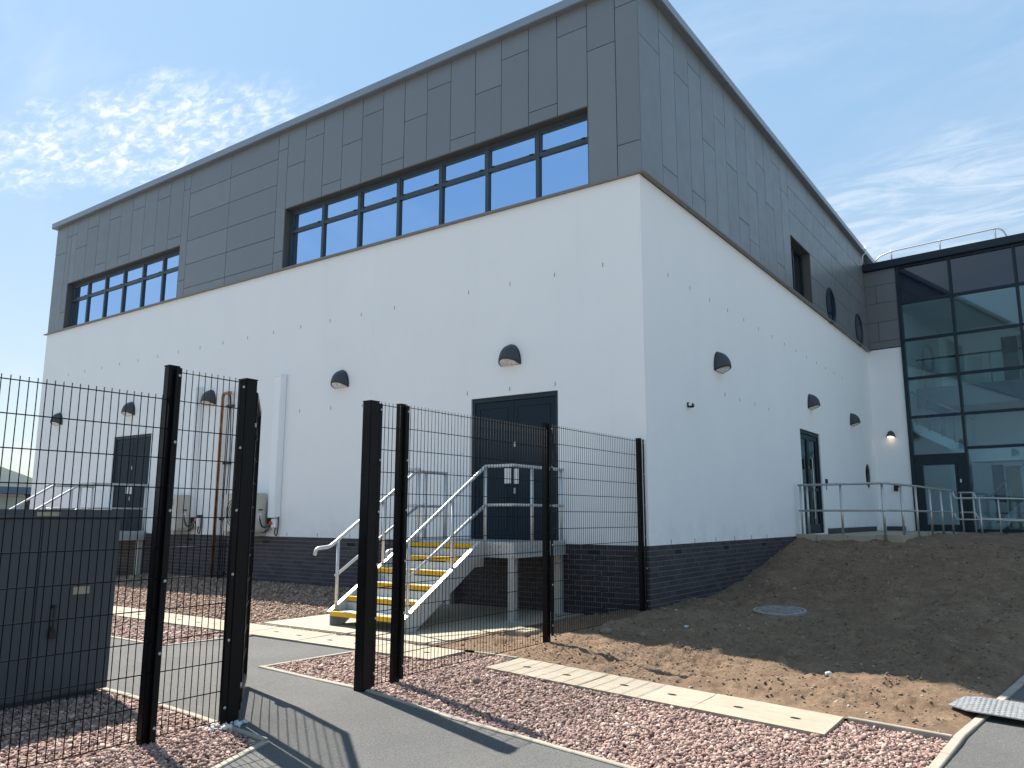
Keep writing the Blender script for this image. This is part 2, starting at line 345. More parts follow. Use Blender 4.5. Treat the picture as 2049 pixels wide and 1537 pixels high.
def wall_grid(bm, P, u0, u1, z0, z1, holes, reveal, rounds=()):
    """facade sheet with openings; P(u, depth, z) -> point, depth grows into the building"""
    allh = list(holes) + [(c - s, c + s, d - s, d + s) for c, d, rr, s in rounds]
    us = sorted({u0, u1, *[h[0] for h in allh], *[h[1] for h in allh]}); zs = sorted({z0, z1, *[h[2] for h in allh], *[h[3] for h in allh]})
    us = [u for u in us if u0 <= u <= u1]; zs = [z for z in zs if z0 <= z <= z1]
    def Q(*p): bm.faces.new([bm.verts.new(x) for x in p])
    for a, b in zip(us, us[1:]):
        for c, d in zip(zs, zs[1:]):
            mu, mz = (a + b) / 2, (c + d) / 2
            if any(h[0] < mu < h[1] and h[2] < mz < h[3] for h in allh): continue
            Q(P(a, 0, c), P(b, 0, c), P(b, 0, d), P(a, 0, d))
    for h in holes:
        a, b, c, d = h
        Q(P(a, 0, c), P(a, reveal, c), P(a, reveal, d), P(a, 0, d)); Q(P(b, 0, d), P(b, reveal, d), P(b, reveal, c), P(b, 0, c))
        Q(P(a, 0, d), P(a, reveal, d), P(b, reveal, d), P(b, 0, d)); Q(P(b, 0, c), P(b, reveal, c), P(a, reveal, c), P(a, 0, c))
    for (cu, cz, rr, s) in rounds:
        n = 48
        for i in range(n):
            t0, t1 = 2 * math.pi * i / n, 2 * math.pi * (i + 1) / n
            def sq(t):
                k = s / max(abs(math.cos(t)), abs(math.sin(t))); return cu + k * math.cos(t), cz + k * math.sin(t)
            c0 = (cu + rr * math.cos(t0), cz + rr * math.sin(t0)); c1 = (cu + rr * math.cos(t1), cz + rr * math.sin(t1))
            s0, s1 = sq(t0), sq(t1)
            Q(P(c0[0], 0, c0[1]), P(s0[0], 0, s0[1]), P(s1[0], 0, s1[1]), P(c1[0], 0, c1[1]))
            Q(P(c0[0], 0, c0[1]), P(c1[0], 0, c1[1]), P(c1[0], reveal, c1[1]), P(c0[0], reveal, c0[1]))
CUBE = None
def cube_mesh(mat):
    bm = bmesh.new(); box(bm, -.5, .5, -.5, .5, -.5, .5); me = bpy.data.meshes.new('block'); bm.to_mesh(me); bm.free()
    me.materials.append(MT[mat]); return me
def placed(name, me, parent, c, s):
    o = bpy.data.objects.new(name, me); col.objects.link(o); o.location = c; o.scale = s; adopt(o, parent); return o
def structure(o): o['kind'] = 'structure'; return o

# ------------------------------------------------------------------ ground heights
def vn(x, y, seed=0):
    """tileless value noise (numpy)"""
    xi = np.floor(x).astype(np.int64); yi = np.floor(y).astype(np.int64); fx = x - xi; fy = y - yi
    fx = fx * fx * (3 - 2 * fx); fy = fy * fy * (3 - 2 * fy)
    def hsh(a, b):
        n = (a * 374761393 + b * 668265263 + seed * 1274126177) & 0xFFFFFFFF
        n = ((n ^ (n >> 13)) * 1274126177) & 0xFFFFFFFF
        return ((n ^ (n >> 16)) & 0xFFFF) / 65535.0
    return (hsh(xi, yi) * (1 - fx) + hsh(xi + 1, yi) * fx) * (1 - fy) + (hsh(xi, yi + 1) * (1 - fx) + hsh(xi + 1, yi + 1) * fx) * fy
def fbm(x, y, oct=5, seed=0, rough=.55):
    s = np.zeros_like(x); a = 1.0; t = 0
    for i in range(oct):
        s += a * (vn(x * 2 ** i, y * 2 ** i, seed + i) - .5); t += a; a *= rough
    return s / t
def hplane(x, y):
    x = np.asarray(x, float); y = np.asarray(y, float)
    return .05 - .045 * np.clip(x, 0, 5.5) + .14 * np.clip((y + 3.6) / 3.6, 0, 1) + np.where(x > 4.3, np.interp(y, [0, 8], [0, .98]), 0)
WY = [-4, -3.6, 0, 1.77, 2.87, 4.16, 5.35, 6.37, 7.2, 30]; WZ = [.05, .05, .20, .215, .275, .45, .67, .88, 1.02, 1.06]
VY = [-4, -3.6, -2, 0, 2, 4, 6, 7.2, 9, 30]; VZ = [-.10, -.10, -.05, .09, .31, .57, .85, 1.0, 1.05, 1.05]
def hsoil(x, y):
    x = np.asarray(x, float); y = np.asarray(y, float)
    a = np.interp(y, WY, WZ); b = np.interp(y, VY, VZ); t = np.clip(x / 2.6, 0, 1)
    k = np.clip(-x / 1.0, 0, 1); return (a * (1 - t) + b * t) * (1 - k) + .070 * k
def hz(x, y): return float(hplane(x, y))

def grid_obj(name, xs, ys, zf, mat, mask=None):
    X, Y = np.meshgrid(xs, ys, indexing='ij'); Zg = zf(X, Y); nx, ny = X.shape
    V = np.stack([X, Y, Zg], -1).reshape(-1, 3)
    i, j = np.meshgrid(np.arange(nx - 1), np.arange(ny - 1), indexing='ij'); a = (i * ny + j)
    F = np.stack([a, a + ny, a + ny + 1, a + 1], -1)
    if mask is not None:
        k = mask((X[:-1, :-1] + X[1:, 1:]) / 2, (Y[:-1, :-1] + Y[1:, 1:]) / 2); F = F[k]
    F = F.reshape(-1, 4)
    me = bpy.data.meshes.new(name); fast_mesh(me, V, F); return link(name, me, mat, None, True)
def fast_mesh(me, V, F):
    k = F.shape[1]; me.vertices.add(len(V)); me.vertices.foreach_set('co', V.astype(np.float32).ravel())
    me.loops.add(F.size); me.loops.foreach_set('vertex_index', F.astype(np.int32).ravel())
    me.polygons.add(len(F)); me.polygons.foreach_set('loop_start', np.arange(0, F.size, k, dtype=np.int32))
    me.update(calc_edges=True); me.validate()
def poly_sheet(name, poly, dz, mat, res=.25, parent=None):
    """ground sheet over a polygon, following the sloping ground"""
    bm = bmesh.new(); f = bm.faces.new([bm.verts.new((x, y, 0)) for x, y in poly])
    xs = [p[0] for p in poly]; ys = [p[1] for p in poly]
    for X in (0.0, 5.5):
        bmesh.ops.bisect_plane(bm, geom=bm.verts[:] + bm.edges[:] + bm.faces[:], plane_co=(X, 0, 0), plane_no=(1, 0, 0))
    for Yc in (-3.6, 0.0, 8.0):
        bmesh.ops.bisect_plane(bm, geom=bm.verts[:] + bm.edges[:] + bm.faces[:], plane_co=(0, Yc, 0), plane_no=(0, 1, 0))
    for v in bm.verts: v.co.z = hz(v.co.x, v.co.y) + dz
    bm.normal_update()
    for f in bm.faces:
        if f.normal.z < 0: f.normal_flip()
    return mesh_obj(name, bm, mat, parent)

# ------------------------------------------------------------------ setting: ground, paths, beds
bm = bmesh.new()
bmesh.ops.create_grid(bm, x_segments=2, y_segments=2, size=1500); 
for v in bm.verts: v.co.z = -.32
structure(mesh_obj('ground', bm, 'farground'))

structure(poly_sheet('asphalt_path', [(-14, -6.70), (-1.7, -6.70), (.48, -6.84), (.9, -7.9), (1.6, -10), (2.4, -16), (16, -16), (16, 14.0), (6.22, 14.0), (5.63, 9.0), (4.47, -1.0), (4.18, -3.3), (4.10, -4.25), (4.0, -5.72), (2.55, -5.66), (1.85, -5.62), (1.02, -5.58), (-.04, -5.43), (-1.58, -5.30), (-1.50, -4.13), (-3.3, -4.13), (-3.53, -5.17), (-14, -5.17)], .0, 'asphalt'))
structure(poly_sheet('gravel_bed_ground', [(-1.6, -5.33), (-.04, -5.43), (1.02, -5.6), (1.85, -5.64), (2.55, -5.68), (4.05, -5.74), (4.12, -4.25), (4.19, -3.36), (3.3, -3.36), (-.5, -3.36), (-.5, -4.1), (-1.5, -4.1)], -.022, 'bed'))
structure(poly_sheet('cabinet_bed_ground', [(-9, -6.72), (-1.7, -6.72), (.48, -6.85), (.9, -7.9), (1.6, -10), (2.2, -14), (-9, -14)], -.022, 'bed'))
structure(poly_sheet('yard_bed_ground', [(-14, -5.15), (-3.55, -5.15), (-3.4, -4.3), (-3.32, -4.1), (-14, -4.1)], -.022, 'bed'))
for yp in ([(-24, -3.40), (-15.74, -3.40), (-15.74, .02), (-24, .02)], [(-12.66, -3.40), (-4.09, -3.40), (-4.09, .02), (-12.66, .02)], [(-24, -3.52), (-.30, -3.52), (-.30, -3.40), (-24, -3.40)]):
    structure(poly_sheet('yard_gravel_ground', yp, -.012, 'bedb'))
structure(poly_sheet('rear_yard_ground', [(-60, -16), (-14, -16), (-14, -3.52), (-24, -3.52), (-24, 40), (-60, 40)], -.02, 'asphalt'))
structure(BX('concrete_base', 'concrete', None, (-4.10, -1.05, -3.42, -.01, -.25, .080), bevel=.012))
structure(BX('concrete_base', 'concrete', None, (-15.75, -12.65, -3.42, -.01, -.25, .075), bevel=.012))

# cover slab strips
def slab_strip(name, xs, y0, y1):
    e = bpy.data.objects.new(name, None); col.objects.link(e); e.location = (xs[0], y0, 0); WMAT[e.name] = Matrix.Translation((xs[0], y0, 0)); e['kind'] = 'structure'
    for a, b in zip(xs, xs[1:]):
        bm = bmesh.new(); g = .004; L_ = b - a
        hol = [(a + L_ * t, (y0 + y1) / 2 + random.uniform(-.04, .04)) for t in (.28, .72)]
        us = [a + g]; 
        # top sheet with two oval lifting holes
        n = 20; top = []
        cells = [a + g, (hol[0][0] + hol[1][0]) / 2, b - g]
        dz = random.uniform(0, .006)
        def Zt(x, y): return float(hplane(x, y)) + .012 + dz
        for k in range(2):
            u0, u1 = cells[k], cells[k + 1]; cx, cy = hol[k]; rr = (.045, .03)
            for i in range(n):
                t0, t1 = 2 * math.pi * i / n, 2 * math.pi * (i + 1) / n
                def rim(t):
                    c_, s_ = math.cos(t), math.sin(t); k1 = 1e9
                    if c_ > 1e-6: k1 = min(k1, (u1 - cx) / c_)
                    if c_ < -1e-6: k1 = min(k1, (u0 - cx) / c_)
                    if s_ > 1e-6: k1 = min(k1, (y1 - g - cy) / s_)
                    if s_ < -1e-6: k1 = min(k1, (y0 + g - cy) / s_)
                    return cx + k1 * c_, cy + k1 * s_
                corners = [(u1, y1 - g), (u0, y1 - g), (u0, y0 + g), (u1, y0 + g)]
                A, B = rim(t0), rim(t1); seq = [A]
                for q in corners:
                    tq = math.atan2(q[1] - cy, q[0] - cx) % (2 * math.pi)
                    if t0 + 1e-6 < tq < t1 - 1e-6: seq.append(q)
                seq.append(B)
                i0 = (cx + rr[0] * math.cos(t0), cy + rr[1] * math.sin(t0)); i1 = (cx + rr[0] * math.cos(t1), cy + rr[1] * math.sin(t1))
                bm.faces.new([bm.verts.new((x, y, Zt(x, y))) for x, y in [i0] + seq + [i1]])
                bm.faces.new([bm.verts.new(p) for p in ((*i0, Zt(*i0)), (*i1, Zt(*i1)), (*i1, Zt(*i1) - .06), (*i0, Zt(*i0) - .06))])
            bm.faces.new([bm.verts.new((cx + rr[0] * math.cos(2 * math.pi * i / n), cy + rr[1] * math.sin(2 * math.pi * i / n), Zt(cx, cy) - .05)) for i in range(n)])
        ring = [(a + g, y0 + g), (b - g, y0 + g), (b - g, y1 - g), (a + g, y1 - g)]
        for i in range(4):
            p, q = ring[i], ring[(i + 1) % 4]
            bm.faces.new([bm.verts.new(v) for v in ((*p, Zt(*p) - .12), (*q, Zt(*q) - .12), (*q, Zt(*q)), (*p, Zt(*p)))])
        bmesh.ops.remove_doubles(bm, verts=bm.verts[:], dist=.0005)
        o = mesh_obj('slab', bm, 'slab', e)
    return e
slab_strip('slab_path', [-13.9 + 1.03 * i for i in range(14)], -4.10, -3.50)
slab_strip('slab_path', [.17, 1.22, 2.28, 3.33], -4.07, -3.46)

# edging stones
def edging(name, pts, w=.05, step=.915, up=.012, group=None):
    e = bpy.data.objects.new(name, None); col.objects.link(e); e.location = (pts[0][0], pts[0][1], 0); WMAT[e.name] = Matrix.Translation((pts[0][0], pts[0][1], 0)); e['kind'] = 'structure'
    P = [Vector((p[0], p[1])) for p in pts]
    seg = [(b - a).length for a, b in zip(P, P[1:])]; tot = sum(seg)
    def at(s):
        for a, b, l in zip(P, P[1:], seg):
            if s <= l: return a.lerp(b, s / l)
            s -= l
        return P[-1].copy()
    n = max(1, round(tot / step))
    for k in range(n):
        s0 = tot * k / n + .003; s1 = tot * (k + 1) / n - .003
        cut = [s0]; acc = 0
        for l in seg:
            acc += l
            if s0 + .01 < acc < s1 - .01: cut.append(acc)
        cut.append(s1); Q = [at(s) for s in cut]
        bm = bmesh.new(); rings = []
        for i, q in enumerate(Q):
            t = (Q[min(i + 1, len(Q) - 1)] - Q[max(i - 1, 0)]).normalized(); nn = Vector((-t.y, t.x)) * (w / 2)
            z = hz(q.x, q.y); up_ = up + random.uniform(-.003, .003)
            prof = [(1, -.14), (1, up_ - .006), (.8, up_), (-.8, up_), (-1, up_ - .006), (-1, -.14)]
            rings.append([bm.verts.new((q.x + nn.x * a, q.y + nn.y * a, z + b)) for a, b in prof])
        for A, B in zip(rings, rings[1:]):
            for j in range(6): bm.faces.new((A[j], A[(j + 1) % 6], B[(j + 1) % 6], B[j]))
        bm.faces.new(rings[0]); bm.faces.new(list(reversed(rings[-1])))
        bmesh.ops.recalc_face_normals(bm, faces=bm.faces[:])
        mesh_obj('edging_stone', bm, 'edging', e)
    return e
edging('path_edging', [(-1.49, -4.12), (-1.58, -5.30)])
edging('path_edging', [(-1.60, -5.325), (-.04, -5.455), (.5, -5.52), (1.02, -5.59), (1.85, -5.64), (2.55, -5.68), (4.0, -5.76)])
edging('path_edging', [(4.07, -5.74), (4.08, -4.28), (4.13, -3.38), (4.44, -1.0), (5.62, 9.0), (6.2, 13.9)], w=.07, up=.02)
edging('path_edging', [(3.36, -3.475), (4.09, -3.475)], w=.04, up=.030)
edging('path_edging', [(-.42, -3.46), (.14, -3.46)], w=.04)
edging('path_edging', [(-9, -6.715), (-1.7, -6.715), (.47, -6.845)])
edging('path_edging', [(.50, -6.87), (.9, -7.9), (1.6, -10)])
edging('path_edging', [(-13, -5.16), (-3.56, -5.18)])
edging('path_edging', [(-3.53, -5.15), (-3.38, -4.12)])

# loose gravel: real stones
ICO_V = None
def ico():
    bm = bmesh.new(); bmesh.ops.create_icosphere(bm, subdivisions=1, radius=1.0)
    V = np.array([v.co[:] for v in bm.verts]); F = np.array([[v.index for v in f.verts] for f in bm.faces]); bm.free()
    return V, F
def ico0():
    t = (1 + 5 ** .5) / 2
    V = np.array([(-1, t, 0), (1, t, 0), (-1, -t, 0), (1, -t, 0), (0, -1, t), (0, 1, t), (0, -1, -t), (0, 1, -t), (t, 0, -1), (t, 0, 1), (-t, 0, -1), (-t, 0, 1)], float) / math.sqrt(1 + t * t)
    F = np.array([(0, 11, 5), (0, 5, 1), (0, 1, 7), (0, 7, 10), (0, 10, 11), (1, 5, 9), (5, 11, 4), (11, 10, 2), (10, 7, 6), (7, 1, 8), (3, 9, 4), (3, 4, 2), (3, 2, 6), (3, 6, 8), (3, 8, 9), (4, 9, 5), (2, 4, 11), (6, 2, 10), (8, 6, 7), (9, 8, 1)])
    return V, F
IV, IF = ico0()
def inside(px_, py_, poly):
    r = np.zeros(len(px_), bool); n = len(poly); j = n - 1
    for i in range(n):
        xi, yi = poly[i]; xj, yj = poly[j]
        c = ((yi > py_) != (yj > py_)) & (px_ < (xj - xi) * (py_ - yi) / (yj - yi + 1e-12) + xi); r ^= c; j = i
    return r
def stones(name, polys, dens, size, mat, label, cat, zf=hplane, lift=.0, flat=(.5, .85), smooth=False, avoid=()):
    px_, py_ = [], []
    for poly in polys:
        xs = [p[0] for p in poly]; ys = [p[1] for p in poly]; A = (max(xs) - min(xs)) * (max(ys) - min(ys)); n = int(A * dens)
        x = rng.uniform(min(xs), max(xs), n); y = rng.uniform(min(ys), max(ys), n); k = inside(x, y, poly)
        for av in avoid: k &= ~inside(x, y, av)
        px_.append(x[k]); py_.append(y[k])
    x = np.concatenate(px_); y = np.concatenate(py_); n = len(x)
    s = size[0] * np.exp(rng.normal(0, size[1], n)); s = np.clip(s, size[0] * .45, size[0] * 2.4)
    V = np.repeat(IV[None], n, 0) * (1 + rng.uniform(-.24, .24, (n, 12, 1)))
    V = V * np.stack([s * rng.uniform(.8, 1.35, n), s * rng.uniform(.7, 1.0, n), s * rng.uniform(*flat, n)], -1)[:, None, :]
    # random orientation: tilt then spin
    ta = rng.normal(0, .45, n); tb = rng.normal(0, .45, n); tz = rng.uniform(0, 6.283, n)
    ca, sa = np.cos(ta)[:, None], np.sin(ta)[:, None]; X, Y, Zc = V[..., 0].copy(), V[..., 1].copy(), V[..., 2].copy()
    Y, Zc = Y * ca - Zc * sa, Y * sa + Zc * ca
    cb, sb = np.cos(tb)[:, None], np.sin(tb)[:, None]; X, Zc = X * cb + Zc * sb, -X * sb + Zc * cb
    cz, sz_ = np.cos(tz)[:, None], np.sin(tz)[:, None]; X, Y = X * cz - Y * sz_, X * sz_ + Y * cz
    z0 = zf(x, y) + lift + s * rng.uniform(-.25, .55, n)
    V = np.stack([X + x[:, None], Y + y[:, None], Zc + z0[:, None]], -1).reshape(-1, 3)
    F = (IF[None] + (np.arange(n) * 12)[:, None, None]).reshape(-1, 3)
    me = bpy.data.meshes.new(name); fast_mesh(me, V, F)
    o = link(name, me, mat, None, smooth); o['kind'] = 'stuff'; tag(o, label, cat); return o
RBED = [(-1.56, -5.29), (-.04, -5.41), (1.02, -5.55), (1.85, -5.60), (2.55, -5.64), (4.04, -5.71), (4.05, -4.25), (4.09, -3.505), (3.34, -3.505), (3.34, -4.08), (.16, -4.08), (.14, -3.49), (-.44, -3.49), (-.5, -4.12), (-1.46, -4.12)]
stones('pink_gravel', [RBED], 4300, (.0112, .36), 'gravel', 'loose pink gravel in the bed along the mesh fence and cover slabs', 'gravel', lift=-.012)
CBED = [(-2.2, -6.75), (-1.7, -6.75), (.44, -6.88), (.86, -7.9), (1.0, -8.4), (1.0, -8.9), (-2.2, -8.9)]
stones('pink_gravel', [CBED], 4300, (.0112, .36), 'gravel', 'loose pink gravel around the grey cabinet and left fence posts', 'gravel', lift=-.012)
stones('pink_gravel', [[(-8.0, -5.13), (-3.58, -5.13), (-3.42, -4.3), (-3.4, -4.12), (-8.0, -4.12)], [(-4.4, -3.49), (-1.0, -3.49), (-1.0, -3.43), (-4.4, -3.43)]], 2200, (.0135, .35), 'gravel', 'loose pink gravel in the yard bed beyond the gate', 'gravel', lift=-.012)
stones('brown_gravel', [[(-12.5, -3.48), (-4.12, -3.48), (-4.12, -.02), (-12.5, -.02)]], 1150, (.0125, .5), 'gravelb', 'brown stony gravel between yard slabs and brick plinth', 'gravel', lift=-.008)

# soil bank
def soil_z(X, Y):
    Z0 = hsoil(X, Y)
    rid = fbm(X * 2.6, Y * 2.6, 5, 9, .62); cl_ = np.clip(fbm(X * 6.5, Y * 6.5, 4, 21, .65) - .02, 0, 1)
    lump = .15 * fbm(X * .9, Y * .9, 4, 3) + .15 * rid + .22 * cl_ * np.clip((vn(X * 1.3, Y * 1.3, 77) - .3) * 4, 0, 1) + .045 * fbm(X * 18, Y * 18, 3, 31, .7)
    md = np.hypot(X - 1.50, Y - .95); lump = lump * np.clip((md - .30) / .35, 0, 1)
    lump = lump * (.45 + .55 * np.clip(np.abs(X) / .5, 0, 1)) * np.clip((X + 1.10) / .7, .08, 1); e = np.clip((Y + 3.44) / .5, 0, 1)
    edge = np.interp(Y, [-3.45, -1.0, 9.0, 14.0], [4.085, 4.40, 5.58, 6.17]); g = np.clip((edge - X) / (.35 + .06 * np.clip(Y, 0, 9)), 0, 1)
    zz_ = Z0 + lump * (.25 + .75 * e) * (.3 + .7 * g)
    low = hplane(np.maximum(X, np.where(Y > 0, 4.35, X)), Y) - .006
    zz_ = low + (zz_ - low) * np.clip(g, 0, 1) ** .6
    return zz_
def soil_grid(name, xl, ts, ys, mask):
    T, Y = np.meshgrid(ts, ys, indexing='ij'); E1 = np.interp(Y, [-3.45, -1.0, 9.0, 14.0], [4.085, 4.40, 5.58, 6.17]); X = xl + T * (E1 - xl)
    Z_ = soil_z(X, Y); nx, ny = X.shape; V = np.stack([X, Y, Z_], -1).reshape(-1, 3)
    a, b_ = np.meshgrid(np.arange(nx - 1), np.arange(ny - 1), indexing='ij'); k0 = a * ny + b_
    F = np.stack([k0, k0 + ny, k0 + ny + 1, k0 + 1], -1)[mask((X[:-1, :-1] + X[1:, 1:]) / 2, (Y[:-1, :-1] + Y[1:, 1:]) / 2)].reshape(-1, 4)
    me = bpy.data.meshes.new(name); fast_mesh(me, V, F); return structure(link(name, me, 'soil', None, True))
soil_grid('soil_bank', -1.06, np.linspace(0, 1, 160), np.concatenate([np.arange(-3.45, 4, .034), np.arange(4, 7.35, .05)]), lambda X, Y: ~((Y > -.02) & (X < -.03)) & ~((Y > 7.24) & (X < 2.0)))
soil_grid('soil_bank', 2.03, np.linspace(0, 1, 60), np.arange(7.30, 13.4, .08), lambda X, Y: X > -9)
stones('soil_clods', [[(-1.0, -3.4), (4.0, -3.4), (4.3, -1), (4.4, 3.5), (.05, 3.5), (.05, .02), (-1.0, .02)]], 300, (.0070, .85), 'clod', 'small clods and pebbles of loose brown soil on the bank', 'soil', zf=soil_z, lift=-.003, flat=(.5, .9))
stones('soil_clods', [[(.05, 3.5), (4.4, 3.5), (4.6, 7.1), (.05, 7.1)]], 160, (.009, .8), 'clod', 'sparse clods on the upper part of the soil bank', 'soil', zf=soil_z, lift=-.003, flat=(.5, .9))

# ------------------------------------------------------------------ hall building
B = thing('hall_building', 'large white rendered hall with grey clad upper storey and dark brick plinth', 'building', (-9.5, 10, 0))
XL, YB = -19.05, 21.0                       # left end, back
ZB, ZR, ZC, ZT = 1.085, 6.70, 9.925, 10.095  # brick top, render top, cladding top, coping top
D1 = (-3.25, -1.51, 1.115, 3.465); D2 = (-14.83, -13.11, 1.115, 3.465)
DR = (8.0, 9.70, 1.115, 3.50)
PL = lambda u, d, z: (u, d, z)              # left facade, y = depth
PR = lambda u, d, z: (-d, u, z)             # right facade, x = -depth
bm = bmesh.new()
wall_grid(bm, PL, XL - .05, 0.0, ZB, ZR, [D1, D2], .28)
wall_grid(bm, lambda u, d, z: (-d, u, z), 0.0, 16.4, ZB, ZR, [DR], .28, rounds=[(15.05, 2.70, .37, .5)])
# left end, back, underside lip
for q in (((XL - .05, YB, ZB), (XL - .05, 0, ZB), (XL - .05, 0, ZR), (XL - .05, YB, ZR)), ((0, 0, ZB), (XL - .05, 0, ZB), (XL - .05, .06, ZB), (0, .06, ZB)),
          ((0, 0, ZB), (-.06, 0, ZB), (-.06, 16.4, ZB), (0, 16.4, ZB)), ((0, YB, ZB), (XL - .05, YB, ZB), (XL - .05, YB, ZR), (0, YB, ZR)),
          ((0, 16.4, ZB), (0, YB, ZB), (0, YB, ZR), (0, 16.4, ZR))):
    bm.faces.new([bm.verts.new(p) for p in q])
bmesh.ops.remove_doubles(bm, verts=bm.verts[:], dist=.0005)
mesh_obj('wall', bm, 'render', B)
BX('expansion_bead', 'white_plastic', B, (-5.665, -5.653, -.004, .01, ZB + .01, ZR - .02))
# inner lining so that no light leaks, floors and roof
BX('lining', 'inner_dark', B, [(XL + .3, -.42, .45, .50, .2, 6.4), (-.50, -.42, .50, YB - .3, .2, 6.4)])
BX('floor', 'inner_grey', B, (XL + .05, -.3, .3, YB - .05, 6.42, 6.66))
BX('roof', 'roofing', B, (XL + .02, -.02, .05, YB - .02, 9.72, 9.90))
BX('room_wall', 'inner_grey', B, [(XL + .1, -.3, 7.0, 7.1, 6.66, 9.72), (-10.6, -10.5, .35, 7.0, 6.66, 9.72), (-5.0, -4.9, 7.1, YB - .3, 6.66, 9.72)])

# plinth with bricks
plinth = BX('plinth', 'mortar', B, [(XL, -.0051, .005, .30, -.3, ZB - .004), (-.30, -.0051, .3001, 8.4, -.3, ZB - .004)])
def brick_mesh(lx, ly, lz, mat):
    bm = bmesh.new(); box(bm, -lx / 2, lx / 2, -ly / 2, ly / 2, -lz / 2, lz / 2)
    bmesh.ops.bevel(bm, geom=bm.edges[:], offset=.004, segments=1, affect='EDGES')
    me = bpy.data.meshes.new('brick'); bm.to_mesh(me); bm.free(); me.materials.append(MT[mat]); return me
BR = {}
cand = []; VENTS = []
AIR_L = [(-.996, .985), (-6.13, .985), (-8.63, .985), (-3.5, .985), (-11.2, .985)]; AIR_R = [(.92, .985), (2.93, .985), (5.0, .985)]
nc = 15
for ci in range(nc):
    zc = ZB - .0375 - .075 * ci; off = .1125 * (ci % 2)
    x = -.001 - off if off else -.001
    L0 = 0.0
    # left facade courses run from the corner to the left; right facade turns the corner with a header
    pos = 0.0; first = True
    while pos < 19.0:
        ln = (.215 if ci % 2 == 0 else .1025) if first else .215
        cx = -pos - ln / 2; first = False
        if ci == 1 and any(abs(cx - a) < .1126 for a, b_ in AIR_L): VENTS.append(('L', cx, zc, ln))
        else: cand.append(('L', cx, zc, ln))
        pos += ln + .010
    pos = .036; first = True
    while pos < 8.2:
        ln = (.1025 if ci % 2 == 0 else .215) - .036 if first else .215
        cy = pos + ln / 2; 
        if not first or True:
            if ci == 1 and any(abs(cy - a) < .1126 for a, b_ in AIR_R): VENTS.append(('R', cy, zc, ln))
            elif zc > float(hsoil(.02, cy)) - .12: cand.append(('R', cy, zc, ln))
        first = False; pos += ln + .010
def bdist(c):
    p = Vector((c[1], 0, c[2])) if c[0] == 'L' else Vector((0, c[1], c[2]))
    v = p - CAM; n = Vector((0, -1, 0)) if c[0] == 'L' else Vector((1, 0, 0))
    hid = 100 if (c[2] < (.20 if c[0] == 'L' else float(hsoil(.05, c[1])) + .0)) else 0
    if c[0] == 'L' and -4.1 < c[1] < -1.05 and c[2] < .10: hid = 100
    return v.length ** 2 / max(.05, abs(v.normalized().dot(n))) + hid * 100
cand.sort(key=bdist)
farV = []; 
for i, (sd, u, zc, ln) in enumerate(cand):
    jit = random.uniform(-.0015, .0015)
    if i < 300:
        key = (sd, round(ln, 4))
        if key not in BR: BR[key] = brick_mesh(ln, .012 + .02, .065, 'brick') if sd == 'L' else brick_mesh(.012 + .02, ln, .065, 'brick')
        o = bpy.data.objects.new('brick', BR[key]); col.objects.link(o); WMAT[o.name] = Matrix.Identity(4)
        o.location = (u, .016 + jit, zc) if sd == 'L' else (-.016 - jit, u, zc)
        o.parent = plinth
        o.matrix_parent_inverse = Matrix.Identity(4)
    else: farV.append((sd, u, zc, ln, jit))
bm = bmesh.new()
for sd, u, zc, ln, jit in farV:
    if sd == 'L': box(bm, u - ln / 2, u + ln / 2, 0 + jit, .02, zc - .0325, zc + .0325)
    else: box(bm, -.02, -jit, u - ln / 2, u + ln / 2, zc - .0325, zc + .0325)
o = mesh_obj('bricks', bm, 'brickf'); o['kind'] = 'stuff'; o.parent = plinth
for sd, a, b_, ln in VENTS:
    hl = ln / 2
    if sd == 'L': o = BX('air_vent', 'joint', None, [(a - hl, a + hl, .003, .02, b_ - .0325, b_ + .0325)] + [(a - hl, a + hl, -.001, .0029, b_ - .031 + k * .018, b_ - .024 + k * .018) for k in range(4)])
    else: o = BX('air_vent', 'joint', None, [(-.02, -.003, a - hl, a + hl, b_ - .0325, b_ + .0325)] + [(-.0029, .001, a - hl, a + hl, b_ - .031 + k * .018, b_ - .024 + k * .018) for k in range(4)])
    o.parent = plinth
# the plinth mesh holds world coordinates and hangs from the building empty; its bricks inherit that transform

# weep vents in the render
wv = cube_mesh('joint')
WL = [(-.666 - .889 * i, 5.365) for i in range(20)]; WL = [w for i, w in enumerate(WL) if i not in (4,)]
for u, z in WL + [(-1.556, 3.57), (-2.442, 3.57), (-3.338, 3.57), (-5.887, 3.565), (-6.765, 3.59), (-7.688, 3.6)] + [(-6.1 - .9 * i, 1.135) for i in range(4)]:
    placed('weep_vent', wv, B, (u, -.001, z), (.008, .006, .070))
for u, z in [(.94 + .89 * i, 5.32) for i in range(14)] + [(3.28, 3.68), (4.05, 3.68), (4.92, 3.69), (5.79, 3.69)] + [(.75 + .9 * i, 1.125) for i in range(6)]:
    placed('weep_vent', wv, B, (.001, u, z), (.006, .008, .070))

# flashing under the cladding
BX('flashing', 'flash', B, [(XL - .16, .11, -.058, .02, ZR - .001, ZR + .022), (.02, .11, .0201, 16.25, ZR - .001, ZR + .0221)])
CF = -.02; CR = .05                          # cladding faces: left y, right x
W1 = (-8.47, -.88, 6.735, 8.10); W2 = (-18.12, -12.46, 6.735, 8.085); W3 = (7.97, 9.66, 6.735, 8.13)
